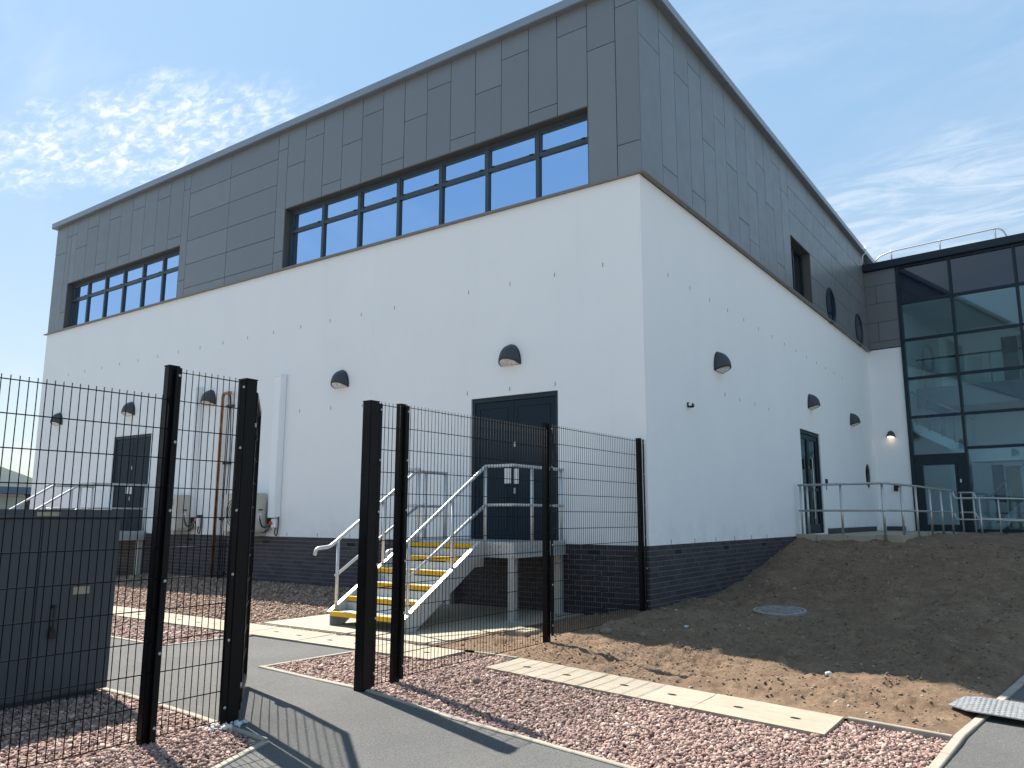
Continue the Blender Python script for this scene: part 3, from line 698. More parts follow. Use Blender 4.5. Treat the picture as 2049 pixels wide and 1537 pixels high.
# dark carrier behind the panels
bm = bmesh.new()
wall_grid(bm, lambda u, d, z: (u, CF + .022 + d, z), XL + .02, CR - .022, ZR + .022, 9.95, [W1, W2], .20)
wall_grid(bm, lambda u, d, z: (CR - .022 - d, u, z), CF + .022, 16.6, ZR + .022, 9.95, [W3], .22)
for q in (((XL + .02, CF + .03, ZR), (XL + .02, YB, ZR), (XL + .02, YB, 9.95), (XL + .02, CF + .03, 9.95)), ((XL + .02, YB, ZR), (0, YB, ZR), (0, YB, 9.95), (XL + .02, YB, 9.95)), ((CR - .022, 16.6, 9.3), (CR - .022, YB, 9.3), (CR - .022, YB, 9.95), (CR - .022, 16.6, 9.95))):
    bm.faces.new([bm.verts.new(p) for p in q])
mesh_obj('carrier', bm, 'joint', B)
cp = cube_mesh('clad'); J = .006
def panelL(x0, x1, z0, z1):
    if z1 - z0 < .03: return
    placed('cladding_panel', cp, B, ((x0 + x1) / 2, CF + .009 + random.uniform(-.001, .001), (z0 + z1) / 2), (x1 - x0 - 2 * J, .018, z1 - z0 - 2 * J))
def panelR(y0, y1, z0, z1):
    if z1 - z0 < .03: return
    placed('cladding_panel', cp, B, (CR - .009 + random.uniform(-.001, .001), (y0 + y1) / 2, (z0 + z1) / 2), (.018, y1 - y0 - 2 * J, z1 - z0 - 2 * J))
zb, zt = ZR + .026, 9.94
def colL(x0, x1, joints, lo):
    zs = [lo] + sorted(j for j in joints if j > lo + .02) + [zt]
    for a, b_ in zip(zs, zs[1:]): panelL(x0, x1, a, b_)
edges = [CR + .0, -.36, -.88] + [-.88 - .584 * i for i in range(1, 14)]
colsL = [(-.36, CR, [9.64, 7.25], zb), (-.88, -.36, [9.06], zb)]
xs_ = np.linspace(-.88, -8.47, 14); pat = [9.53, 8.335, 9.53, 9.06]
seq = [[9.53], [8.335], [9.53], [9.06], [8.335], [9.53], [9.06], [8.335], [9.53], [9.06], [8.335], [9.53], [9.06]]
for k in range(13): colsL.append((xs_[k + 1], xs_[k], seq[k], W1[3]))
colsL.append((-8.79, -8.47, [9.52, 7.15], zb))
for a, b_, j, lo in colsL: colL(a, b_, j, lo)
zp = [zb, 6.92, 7.52, 8.12, 8.735, 9.35, zt]
for a, b_ in zip(zp, zp[1:]):
    panelL(-12.17, -10.53, a, b_); panelL(-10.53, -8.79, a, b_)
colL(-12.46, -12.17, [9.5, 7.15], zb)
xs_ = np.linspace(-12.46, -18.40, 11)
seq = [[8.34], [9.53], [8.34], [9.53], [8.34], [9.53], [8.34], [9.53], [9.06], [9.53]]
for k in range(10):
    a, b_ = xs_[k + 1], xs_[k]
    if k < 9: colL(max(a, -18.12) if k == 9 else a, b_, seq[k], W2[3])
    else:
        colL(-18.12, b_, seq[k], W2[3]); colL(a, -18.12, [9.53, 7.25], zb)
colL(XL, -18.40, [9.08], zb)
# right facade columns
ys_ = [CF, .76, 1.36, 1.97, 2.57, 3.18, 3.78, 4.38, 4.98, 5.59, 6.19, 6.79, 7.38, 7.97]
seq = [[9.06], [9.53, 7.12], [9.06], [9.53, 7.12], [8.335], [9.06], [8.335], [9.53, 7.4], [8.335, 7.12], [9.06], [8.335], [9.53, 7.12], [9.07]]
for a, b_, j in zip(ys_, ys_[1:], seq):
    zs = [zb] + sorted(j) + [zt]
    for c_, d_ in zip(zs, zs[1:]): panelR(a, b_, c_, d_)
zp = [zb, 6.86, 7.53, 8.13, 8.75, 9.35, zt]
vs = [[], [11.0, 13.6], [10.4, 12.2, 14.0], [9.07, 10.9, 12.0, 13.8], [8.52, 10.28, 12.62, 14.35], [9.69, 11.45, 13.14, 14.97]]
for k, (a, b_) in enumerate(zip(zp, zp[1:])):
    y0 = 9.66 if b_ <= 8.2 else 7.97
    if k == 3: y0 = 7.97
    cuts = [y0] + [v for v in vs[k] if v > y0 + .1] + [16.30]
    for c_, d_ in zip(cuts, cuts[1:]): panelR(c_, d_, a, b_)
# coping
BX('coping', 'coping', B, [(XL - .14, .19, -.14, .35, ZC, ZT), (-.15, .19, .3501, YB, ZC, ZT + .0001), (XL - .14, XL + .35, .3501, YB, ZC, ZT - .0001)], bevel=.012)
BX('shadow_gap', 'joint', B, [(XL - .02, CR + .01, CF - .005, .10, 9.945, 9.985), (-.05, CR + .005, .1001, 16.6, 9.945, 9.9851)])  # dark strip standing in for the shadow gap between cladding and coping

# windows ---------------------------------------------------------------
def windowL(x0, x1, z0, z1, n, ztr, glass):
    w = part_empty('window', B, ((x0 + x1) / 2, .18, z0)); yf, yb = .13, .20
    BX('reveal', 'clad_brown', w, [(x0, x1, CF + .003, yf, z1 - .012, z1 + .001), (x0 - .001, x0 + .012, CF + .003, yf, z0, z1 - .012), (x1 - .012, x1 + .001, CF + .003, yf, z0, z1 - .012)])
    BX('sill', 'flash', w, (x0, x1, -.05, yf, z0 - .012, z0 + .006))
    BX('frame', 'wframe_skylit', w, [(x0 + .012, x1 - .012, yf, yb, z1 - .09, z1 - .013), (x0 + .012, x1 - .012, yf, yb, z0 + .006, z0 + .07), (x0 + .012, x0 + .08, yf, yb, z0 + .07, z1 - .09), (x1 - .08, x1 - .012, yf, yb, z0 + .07, z1 - .09)])
    e = np.linspace(x0, x1, n + 1)
    for i in range(1, n):
        BX('mullion', 'wframe_skylit', w, (e[i] - .035, e[i] + .035, yf - .004, yb - .004, z0 + .07, z1 - .09))
    for i in range(n):
        a = e[i] + (.08 if i == 0 else .035); b_ = e[i + 1] - (.08 if i == n - 1 else .035)
        BX('transom', 'wframe_skylit', w, (a, b_, yf + .003, yb - .003, ztr - .035, ztr + .035))
        BX('opening_frame', 'wframe_skylit', w, [(a, b_, yf + .012, yb, ztr + .035, ztr + .06), (a, b_, yf + .012, yb, z1 - .12, z1 - .09), (a, a + .03, yf + .012, yb, ztr + .06, z1 - .12), (b_ - .03, b_, yf + .012, yb, ztr + .06, z1 - .12)])
        BX('latch', 'black_plastic', w, [(a + .06, a + .13, yf - .012, yf + .003, ztr + .036, ztr + .055), (b_ - .13, b_ - .06, yf - .012, yf + .003, ztr + .036, ztr + .055)])
        for lo, hi in ((z0 + .07, ztr - .035), (ztr + .06, z1 - .12)):
            bm = bmesh.new(); q = [(a, lo), (b_, lo), (b_, hi), (a, hi)]
            if lo > ztr: q = [(a + .03, lo), (b_ - .03, lo), (b_ - .03, hi), (a + .03, hi)]
            ty = random.uniform(-.0012, .0012); tx = random.uniform(-.0012, .0012)
            bm.faces.new([bm.verts.new((x, .170 + ty * ((z - lo) / (hi - lo) - .5) * 2 + tx * ((x - a) / (b_ - a) - .5) * 2, z)) for x, z in q])
            mesh_obj('pane', bm, glass, w)
    return w
windowL(*W1, 7, 7.60, 'glass_blue'); windowL(*W2, 6, 7.59, 'glass_blue')
w = part_empty('window', B, (-.15, 8.8, W3[2])); y0, y1, z0, z1 = W3
BX('reveal', 'clad_brown', w, [(-.14, CR - .003, y0, y1, z1 - .012, z1 + .001), (-.14, CR - .003, y0 - .001, y0 + .012, z0, z1 - .012), (-.14, CR - .003, y1 - .012, y1 + .001, z0, z1 - .012)])
BX('frame', 'frame', w, [(-.20, -.14, y0 + .012, y1 - .012, z1 - .09, z1 - .012), (-.20, -.14, y0 + .012, y1 - .012, z0, z0 + .07), (-.20, -.14, y0 + .012, y0 + .08, z0 + .07, z1 - .09), (-.20, -.14, y1 - .08, y1 - .012, z0 + .07, z1 - .09)])
BX('mullion', 'frame', w, (-.20, -.136, (y0 + y1) / 2 - .035, (y0 + y1) / 2 + .035, z0 + .07, z1 - .09))
for a, b_ in ((y0 + .08, (y0 + y1) / 2 - .035), ((y0 + y1) / 2 + .035, y1 - .08)): BX('pane', 'glass_dark', w, (-.176, -.170, a, b_, z0 + .07, z1 - .09))
def round_window(yc, zc, r, x, glass, name='window', reveal=False):
    w = part_empty(name, B, (x, yc, zc)); n = 48
    def ringx(rr, xx): return [(xx, yc + rr * math.cos(2 * math.pi * i / n), zc + rr * math.sin(2 * math.pi * i / n)) for i in range(n)]
    bm = bmesh.new(); prof = [(r, x - .01), (r, x + .026), (r - .07, x + .026), (r - .08, x + .004)]
    R_ = [[bm.verts.new(p) for p in ringx(a, b_)] for a, b_ in prof]
    for A, C_ in zip(R_, R_[1:]):
        for i in range(n): bm.faces.new((A[i], A[(i + 1) % n], C_[(i + 1) % n], C_[i]))
    bmesh.ops.recalc_face_normals(bm, faces=bm.faces[:]); mesh_obj('frame', bm, 'frame', w)
    bm = bmesh.new(); bm.faces.new([bm.verts.new(p) for p in ringx(r - .078, x + .006 if not reveal else x - .02)]); mesh_obj('pane', bm, glass, w)
    return w
round_window(11.55, 7.17, .50, CR, 'spandrel'); round_window(14.95, 7.17, .50, CR, 'spandrel')
round_window(15.05, 2.70, .368, -.055, 'glass_dark', reveal=True)

# doors ----------------------------------------------------------------
def double_door(d):
    x0, x1, z0, z1 = d; w = part_empty('door', B, ((x0 + x1) / 2, .1, z0)); xm = (x0 + x1) / 2 - .03
    BX('frame', 'frame', w, [(x0 + .002, x0 + .065, .03, .14, z0, z1 - .002), (x1 - .065, x1 - .002, .03, .14, z0, z1 - .002), (x0 + .065, x1 - .065, .03, .14, z1 - .075, z1 - .002), (x0, x1, .02, .16, z0 - .02, z0 + .012)])
    for a, b_ in ((x0 + .07, xm - .004), (xm + .004, x1 - .07)):
        lf = BX('leaf', 'door', w, (a, b_, .055, .105, z0 + .016, z1 - .08))
        i0, i1, j0, j1 = a + .10, b_ - .10, z0 + .14, z1 - .20
        g = .010
        # raised border around a sunk field
        BX('leaf_frame', 'door', w, [(a, b_, .046, .0552, j1 + g, z1 - .081), (a, b_, .046, .0552, z0 + .017, j0 - g), (a, i0 - g, .046, .0552, j0 - g, j1 + g), (i1 + g, b_, .046, .0552, j0 - g, j1 + g)])
        BX('field', 'door', w, (i0, i1, .047, .0556, j0, j1))
    BX('astragal', 'door', w, (xm - .02, xm + .02, .040, .0462, z0 + .02, z1 - .082))
    zz0 = z0 + .90
    BX('sign', 'sign', w, (xm - .165, xm - .035, .043, .0465, zz0 + .01, zz0 + .255))
    BX('sign', 'sign', w, (xm + .025, xm + .115, .043, .0465, zz0, zz0 + .245))
    BX('lock', 'stainless', w, (xm + .026, xm + .060, .036, .0464, z0 + 1.50, z0 + 1.58), bevel=.003)
    BX('lock', 'stainless', w, (xm + .026, xm + .060, .036, .0464, z0 + .745, z0 + .835), bevel=.003)
double_door(D1); double_door(D2)
y0, y1, z0, z1 = DR; w = part_empty('door', B, (-.1, (y0 + y1) / 2, z0)); ym = y0 + .83
BX('frame', 'frame', w, [(-.16, -.03, y0 + .002, y0 + .07, z0, z1 - .002), (-.16, -.03, y1 - .07, y1 - .002, z0, z1 - .002), (-.16, -.03, y0 + .07, y1 - .07, z1 - .085, z1 - .002), (-.18, -.02, y0, y1, z0 - .02, z0 + .012)])
for a, b_ in ((y0 + .075, ym - .004), (ym + .004, y1 - .075)):
    BX('leaf', 'frame', w, [(-.12, -.06, a, a + .09, z0 + .016, z1 - .09), (-.12, -.06, b_ - .09, b_, z0 + .016, z1 - .09), (-.12, -.06, a + .09, b_ - .09, z1 - .19, z1 - .09), (-.12, -.06, a + .09, b_ - .09, z0 + .016, z0 + .22), (-.118, -.062, a + .09, b_ - .09, z0 + .98, z0 + 1.06)])
    BX('pane', 'glass_dark', w, (-.093, -.087, a + .09, b_ - .09, z0 + .22, z0 + .98)); BX('pane', 'glass_dark', w, (-.093, -.087, a + .09, b_ - .09, z0 + 1.06, z1 - .19))
TU('pull_handle', 'stainless', w, smooth_path([(-.06, ym + .07, z0 + .35), (.0, ym + .07, z0 + .35), (.0, ym + .07, z0 + 1.75), (-.06, ym + .07, z0 + 1.75)], rad=.03), .014)
BX('lock', 'stainless', w, (-.061, -.052, ym - .06, ym - .03, z0 + 1.5, z0 + 1.56))

# ------------------------------------------------------------------ entrance block (glazed stair tower)
ang = math.radians(-6.5); DV = Vector((math.cos(ang), math.sin(ang), 0)); NV = Vector((math.sin(-ang) * -1, -math.cos(ang), 0))
NV = Vector((DV.y, -DV.x, 0))           # outward, towards the camera
O0 = Vector((-.02, 16.32, 0))
def EP(s, d, z): p = O0 + DV * s - NV * d; return (p.x, p.y, z)   # d grows into the block
E_ = thing('entrance_block', 'glazed stair tower with dark curtain walling beside the white hall', 'building', (2.5, 18, 0))
def ebox(name, mat, parent, *bs):
    bm = bmesh.new()
    for (s0, s1, d0, d1, z0, z1) in (bs[0] if isinstance(bs[0], list) else (bs if isinstance(bs[0], tuple) else (bs,))):
        v = [bm.verts.new(EP(s, d, z)) for s in (s0, s1) for d in (d0, d1) for z in (z0, z1)]
        for f in ((0, 1, 3, 2), (4, 6, 7, 5), (0, 4, 5, 1), (2, 3, 7, 6), (0, 2, 6, 4), (1, 5, 7, 3)): bm.faces.new([v[i] for i in f])
    bmesh.ops.recalc_face_normals(bm, faces=bm.faces[:]); return mesh_obj(name, bm, mat, parent)
ebox('wall', 'render', E_, (-.3, 1.03, .0, .25, .8, 6.74))
ebox('carrier', 'joint', E_, (-.3, 1.03, .0, .25, 6.74, 9.40))
rows = [(6.765, 7.0, [0, 1.03]), (7.0, 7.62, [0, .41, 1.03]), (7.62, 8.24, [0, 1.03]), (8.24, 8.83, [0, .41, 1.03]), (8.83, 9.32, [0, 1.03])]
for a, b_, cs in rows:
    for c_, d_ in zip(cs, cs[1:]): ebox('cladding_panel', 'clad', E_, (c_ + .07 * (c_ == 0) + .006, d_ - .006, -.025, -.003, a + .006, b_ - .006))
ebox('roof_edge', 'frame', E_, (-.02, 9.0, -.16, .25, 9.335, 9.56))
ebox('roof', 'roofing', E_, (-.02, 9.0, .2501, 8, 9.38, 9.52))
MS = [1.09, 2.55, 4.24, 5.9, 7.5, 9.0]; TZ = [1.17, 4.51, 5.71, 6.93, 8.12, 9.29]
for i, s in enumerate(MS): ebox('mullion', 'frame', E_, (s - (.06 if i == 0 else .032), s + .04, -.055, .10, 1.05, 9.335))
for i, (a, b_) in enumerate(zip(MS, MS[1:])):
    tz = [1.12] + ([3.32] if i == 0 else [3.50]) + TZ[1:]
    if i == 0: tz = tz[1:]
    for z in tz: ebox('transom', 'frame', E_, (a + .04, b_ - .032, -.04, .08, z - .04, z + .04))
    zz_ = ([1.12] if i else []) + [3.32 if i == 0 else 3.50] + TZ[1:]
    for k, (c_, d_) in enumerate(zip(zz_, zz_[1:])):
        ebox('pane', 'spandrel' if c_ > 8 else 'glass_curtain', E_, (a + .04, b_ - .032, .015, .021, c_ + .04, d_ - .04))
# block door in first bay
dr = part_empty('door', E_, EP(1.85, 0, 1.1))
ebox('frame', 'frame', dr, [(1.13, 1.30, -.02, .09, 1.08, 3.28), (2.28, 2.518, -.02, .09, 1.08, 3.28), (1.30, 2.28, -.02, .09, 3.12, 3.28)])
ebox('leaf', 'frame', dr, [(1.305, 1.36, -.035, .05, 1.10, 3.11), (2.22, 2.275, -.035, .05, 1.10, 3.11), (1.36, 2.22, -.035, .05, 3.03, 3.11), (1.36, 2.22, -.035, .05, 1.10, 1.28)])
ebox('pane', 'glass_curtain', dr, (1.36, 2.22, .0, .006, 1.28, 3.03))
ebox('lock', 'sign', dr, (2.33, 2.37, -.03, -.021, 2.50, 2.60))
# inside
ebox('interior_wall', 'inner_white', E_, [(.2, 4.2, 5.0, 5.1, 1.0, 9.3), (.85, .95, .26, 5.0, 1.0, 9.3)])
ebox('interior_floor', 'inner_grey', E_, (.2, 9, .12, 7.8, .95, 1.07))
ebox('ceiling', 'inner_ceiling', E_, (.2, 9, .12, 7.8, 8.06, 8.2))
ebox('upper_floor', 'inner_grey', E_, [(.95, 9, 1.6, 7.8, 5.05, 5.55), (.95, 9, 1.55, 1.5999, 4.95, 5.60)])
ebox('half_landing', 'inner_white', E_, (2.55, 9, .5, 1.5, 3.12, 3.48))
ebox('interior_door', 'inner_dark', E_, [(2.9, 3.35, 4.9, 4.99, 5.55, 7.6), (2.75, 3.05, 2.2, 2.3, 1.07, 3.1)])
ebox('interior_panel', 'inner_wood', E_, [(3.4, 3.9, 4.9, 4.99, 5.55, 7.6), (3.1, 3.5, 2.2, 2.29, 1.07, 3.05)])
fl = part_empty('stair_flight', E_, EP(1.8, 1.0, 3.3))
def flight(s0, z0, s1, z1, d0, d1, par):
    bm = bmesh.new(); n = 9
    v0 = [(s0, z0), (s1, z1), (s1, z1 - .32), (s0, z0 - .32)]
    A = [bm.verts.new(EP(s, d0, z)) for s, z in v0]; Bq = [bm.verts.new(EP(s, d1, z)) for s, z in v0]
    bm.faces.new(A); bm.faces.new(list(reversed(Bq)))
    for i in range(4): bm.faces.new((A[i], Bq[i], Bq[(i + 1) % 4], A[(i + 1) % 4]))
    bmesh.ops.recalc_face_normals(bm, faces=bm.faces[:]); mesh_obj('stringer', bm, 'inner_white', par)
    TU('handrail', 'stainless', par, [EP(s0, d0, z0 + .95), EP(s1, d0, z1 + .95)], .025)
    for k in range(5):
        t = (k + .3) / 5; s = s0 + (s1 - s0) * t; z = z0 + (z1 - z0) * t
        TU('baluster', 'stainless', par, [EP(s, d0, z - .05), EP(s, d0, z + .95)], .018)
    bm = bmesh.new(); bm.faces.new([bm.verts.new(EP(s, d0 + .03, z)) for s, z in ((s0, z0 + .1), (s1, z1 + .1), (s1, z1 + .85), (s0, z0 + .85))]); mesh_obj('glass_panel', bm, 'glass_clear', par)
flight(1.05, 4.42, 2.75, 3.42, .55, 1.45, fl)
fl2 = part_empty('stair_flight', E_, EP(3.8, 1.0, 2.0)); flight(2.6, 1.15, 4.9, 3.4, 2.2, 3.1, fl2)
bl = part_empty('balustrade', E_, EP(4, 1.6, 5.6))
for k in range(9): TU('baluster', 'stainless', bl, [EP(1.2 + k * .95, 1.62, 5.55), EP(1.2 + k * .95, 1.62, 6.55)], .018)
TU('handrail', 'inner_dark', bl, [EP(1.0, 1.62, 6.55), EP(9.0, 1.62, 6.55)], .03)
ebox('glass_panel', 'glass_clear', bl, (1.0, 9.0, 1.64, 1.646, 5.62, 6.45))
# slim bright windows in the far interior wall
for k in range(4): ebox('rear_window', 'glass_clear', E_, (4.35 + k * 1.16, 5.40 + k * 1.16, 7.85, 7.87, 1.3, 8.0))
ebox('side_wall', 'render', E_, (9.0, 9.2, -.05, 8, .8, 9.4)); ebox('back_wall', 'render', E_, [(-.02, 4.3, 7.8, 8.0, .8, 9.38), (4.3001, 9.0, 7.8, 8.0, 8.0, 9.38), (4.3001, 9.0, 7.8, 8.0, .8, 1.3)] + [(5.41 + k * 1.16, 5.50 + k * 1.16, 7.8, 8.0, 1.3001, 7.9999) for k in range(3)])

# ------------------------------------------------------------------ raised landing and ramp in front of the glass door
structure(BX('landing_slab', 'concrete', None, (.012, 2.04, 7.26, 16.2, .4, 1.085), bevel=.01))
bm = bmesh.new(); v = [(2.0401, 13.45, 1.085), (2.0401, 15.55, 1.085), (9, 15.2, .75), (9, 13.1, .75)]
A = [bm.verts.new(p) for p in v]; A2 = [bm.verts.new((p[0], p[1], p[2] - .6)) for p in v]
bm.faces.new(A); bm.faces.new(A2[::-1]); [bm.faces.new((A[i], A2[i], A2[(i + 1) % 4], A[(i + 1) % 4])) for i in range(4)]
bmesh.ops.recalc_face_normals(bm, faces=bm.faces[:]); structure(mesh_obj('ramp', bm, 'concrete'))
eb = bpy.data.objects.new('landing_edging', None); col.objects.link(eb); eb.location = (1, 7.2, 1); WMAT[eb.name] = Matrix.Translation((1, 7.2, 1)); eb['kind'] = 'structure'
for k, (a, b_, zt_, dy_) in enumerate([(.015, .42, 1.135, 0), (.425, 1.06, 1.13, .004), (1.065, 1.60, 1.12, -.003), (1.605, 2.06, 1.14, .002)]): BX('edging_board', 'board', eb, (a, b_, 7.20 + dy_, 7.25 + dy_, .80, zt_), bevel=.006)
for k in range(7): BX('edging_board', 'board', eb, (2.045, 2.10, 7.2 + k * .9, 8.09 + k * .9, .80, 1.13 + .01 * (k % 2)), bevel=.006)
eb2 = bpy.data.objects.new('wall_upstand', None); col.objects.link(eb2); eb2.location = (.02, 12, 1.1); WMAT[eb2.name] = Matrix.Translation((.02, 12, 1.1)); eb2['kind'] = 'structure'
BX('upstand', 'brickf', eb2, (.004, .03, 9.95, 15.6, 1.086, 1.22)); BX('upstand', 'brickf', eb2, (.20, .72, 16.16, 16.2, 1.086, 1.22))

# ------------------------------------------------------------------ stainless railings on the landing
def bracket(par, p, out):
    TU('bracket', 'stainless', par, smooth_path([(p[0], p[1], p[2]), (p[0], p[1], p[2] - .07), (p[0] + out[0], p[1] + out[1], p[2] - .07)], rad=.03, k=3), .009, 6)
def railing(name, label, path, posts, zt_, zm, broke=None, group=None):
    t = thing(name, label, 'railing', (path[0][0], path[0][1], 1.0))
    TU('top_rail', 'stainless', t, smooth_path([(x, y, z) for x, y, z in path], rad=.05), .024, 12)
    TU('mid_rail', 'stainless', t, smooth_path([(x, y, z - .55) for x, y, z in path], rad=.05), .021, 12)
    for (x, y, zb_, zt2) in posts:
        TU('post', 'stainless', t, [(x, y, zb_), (x, y, zt2)], .024, 12)
        bracket(t, (x + .0, y + .06, zt2 - .03), (0, .05)); bracket(t, (x + .0, y + .06, zt2 - .58), (0, .05))
    return t
railing('landing_railing', 'stainless railing around the raised landing by the glazed door', [(.06, 7.36, 2.18), (1.84, 7.14, 2.18), (2.14, 9.5, 2.18), (2.34, 13.35, 2.18)],
        [(.10, 7.40, 1.0, 2.17), (.25, 7.36, .95, 2.17), (.96, 7.27, .95, 2.17), (1.79, 7.17, .93, 2.17), (1.97, 8.2, .95, 2.17), (2.10, 9.2, .95, 2.17), (2.19, 10.6, .95, 2.17), (2.26, 11.9, .95, 2.17), (2.33, 13.2, .95, 2.17)], 2.18, 1.63)
railing('ramp_railing', 'nearer stainless ramp handrail running right past the glass tower', [(2.36, 13.45, 2.16), (2.38, 13.50, 1.99), (3.2, 13.45, 1.98), (6.4, 13.3, 1.86)], [(2.95, 13.46, .7, 1.98), (4.1, 13.4, .7, 1.94), (5.3, 13.36, .7, 1.90)], 0, 0)
railing('ramp_railing', 'farther stainless ramp handrail close to the glass tower', [(2.30, 15.2, 2.18), (2.68, 15.2, 2.18), (2.72, 15.2, 2.02), (6.4, 15.1, 1.90)], [(2.36, 15.2, .9, 2.17), (2.66, 15.2, .9, 2.17), (3.25, 15.18, .8, 1.99), (4.4, 15.15, .8, 1.95)], 0, 0)

# guard rail on the tower roof
t = thing('roof_guardrail', 'tubular steel guardrail on the flat roof of the glass tower', 'railing', EP(2.3, .3, 9.5))
TU('top_rail', 'galv', t, smooth_path([EP(.34, .35, 9.52), EP(.40, .35, 9.86), EP(.86, .35, 9.98), EP(3.95, .35, 10.02), EP(4.15, .35, 9.52)], rad=.18, k=6), .024, 10)
for s in (.86, 2.28, 3.78): TU('post', 'galv', t, [EP(s, .37, 9.50), EP(s, .37, 10.03)], .026, 10)
t = TU('roof_cable', 'white_plastic', None, smooth_path([(.22, 16.02, 10.13), (.24, 16.02, 9.9), (.12, 16.0, 9.85), (.10, 16.02, 9.58)], rad=.08), .016, 8); tag(t, 'white cable hooked over the hall roof edge at the tower', 'cable')

# ------------------------------------------------------------------ wall lights
def light_meshes():
    w, d, h, tilt = .40, .21, .27, .075; na, nb = 24, 10
    def pt(a, b, k=1.0):
        o_ = d * math.cos(b) ** .9 * max(0, math.cos(a)) * k; return (w / 2 * math.sin(a) * math.cos(b) ** .75 * k, -o_ - .012, h * math.sin(b) * k - tilt * (1 - o_ / d) * (1 - b / (math.pi / 2)))
    bm = bmesh.new(); G_ = [[bm.verts.new(pt(-math.pi / 2 + math.pi * i / na, math.pi / 2 * j / nb)) for i in range(na + 1)] for j in range(nb + 1)]
    for j in range(nb):
        for i in range(na): bm.faces.new((G_[j][i], G_[j][i + 1], G_[j + 1][i + 1], G_[j + 1][i]))
    # back plate rim and inner lip
    outer = [G_[0][i] for i in range(na + 1)]
    lip = [bm.verts.new((v.co.x * .88, (v.co.y + .012) * .88 - .014, v.co.z + .004)) for v in outer]
    for i in range(na): bm.faces.new((outer[i + 1], outer[i], lip[i], lip[i + 1]))
    bmesh.ops.remove_doubles(bm, verts=bm.verts[:], dist=.0006)
    arch = [(w / 2 * 1.04 * math.cos(t), h * 1.03 * math.sin(t) ** .8 - tilt * (1 - math.sin(t))) for t in np.linspace(0, math.pi, 25)]
    prism(bm, arch, 'y', -.014, 0.0)
    hood = bpy.data.meshes.new('hood'); bm.to_mesh(hood); bm.free(); hood.materials.append(MT['lampbody'])
    for p in hood.polygons: p.use_smooth = len(p.vertices) < 6
    bm = bmesh.new(); cv_ = bm.verts.new((0, -.07, -.075)); ring = []
    for i in range(na + 1):
        a = -math.pi / 2 + math.pi * i / na; x, y, z = pt(a, 0); ring.append(bm.verts.new((x * .88, (y + .012) * .88 - .014, z - .0)))
    for i in range(na): bm.faces.new((ring[i], ring[i + 1], cv_))
    bm.faces.new((ring[-1], ring[0], cv_))
    lens = bpy.data.meshes.new('lens'); bm.to_mesh(lens); bm.free(); lens.materials.append(MT['lens'])
    for p in lens.polygons: p.use_smooth = True
    return hood, lens
HOOD, LENS = light_meshes()
def wall_light(label, loc, rz, scale=1.0, lens=None):
    t = bpy.data.objects.new('wall_light', None); col.objects.link(t); t.location = loc; t.rotation_euler = (0, 0, rz); t.scale = (scale,) * 3
    tag(t, label, 'wall light', 'half-dome wall lights on the white render')
    for nm, me in (('hood', HOOD), ('lens', lens or LENS)):
        o = bpy.data.objects.new(nm, me); col.objects.link(o); o.parent = t
    return t
for x, lb in [(-2.42, 'black half-dome wall light above the near double door'), (-6.48, 'black half-dome wall light between near door and white trunking'), (-10.78, 'black half-dome wall light above the copper pipe and left AC unit'),
              (-14.14, 'black half-dome wall light above the far double door'), (-17.85, 'black half-dome wall light nearest the far left end of the hall')]:
    wall_light(lb, (x, .0, 4.04), 0)
for y, lb in [(3.0, 'black half-dome wall light on the right wall nearest the corner'), (9.0, 'black half-dome wall light above the glazed door'), (13.32, 'black half-dome wall light between glazed door and glass tower')]:
    wall_light(lb, (.0, y, 4.13), math.pi / 2, 1.05)
GL = LENS.copy(); GL.materials.clear(); GL.materials.append(MT['glow'])
p = EP(.52, 0, 3.97); wall_light('small lit half-dome wall light beside the glass tower', p, ang, .62, GL)
pl = bpy.data.lights.new('lamp_light', 'POINT'); pl.energy = .09; pl.color = (1, .78, .45); pl.shadow_soft_size = .03
po = bpy.data.objects.new('lamp_light', pl); col.objects.link(po); q = EP(.52, -.12, 3.84); po.location = q

# small wall devices
t = thing('motion_sensor', 'small black motion sensor high on the right white wall', 'sensor', (0, 1.57, 3.25))
BX('base', 'black_plastic', t, (0, .03, 1.53, 1.61, 3.25, 3.33), bevel=.006); BX('head', 'black_plastic', t, (.03, .10, 1.54, 1.60, 3.24, 3.31), bevel=.012); BX('lens', 'white_plastic', t, (.03, .08, 1.525, 1.542, 3.27, 3.315), bevel=.004)
t = thing('card_reader', 'small black card reader box right of the glazed door', 'card reader', (0, 10.02, 2.27))
BX('case', 'black_plastic', t, (0, .045, 9.97, 10.07, 2.27, 2.42), bevel=.006); TU('cable', 'black_plastic', t, [(.01, 10.02, 2.27), (.01, 10.02, 2.16)], .008, 6)
t = thing('door_camera', 'small black camera box on the white return wall by the tower', 'camera', EP(.57, 0, 2.3))
ebox('bracket', 'black_plastic', t, (.50, .64, -.03, .0, 2.38, 2.46)); ebox('case', 'black_plastic', t, (.52, .62, -.12, -.031, 2.28, 2.40))

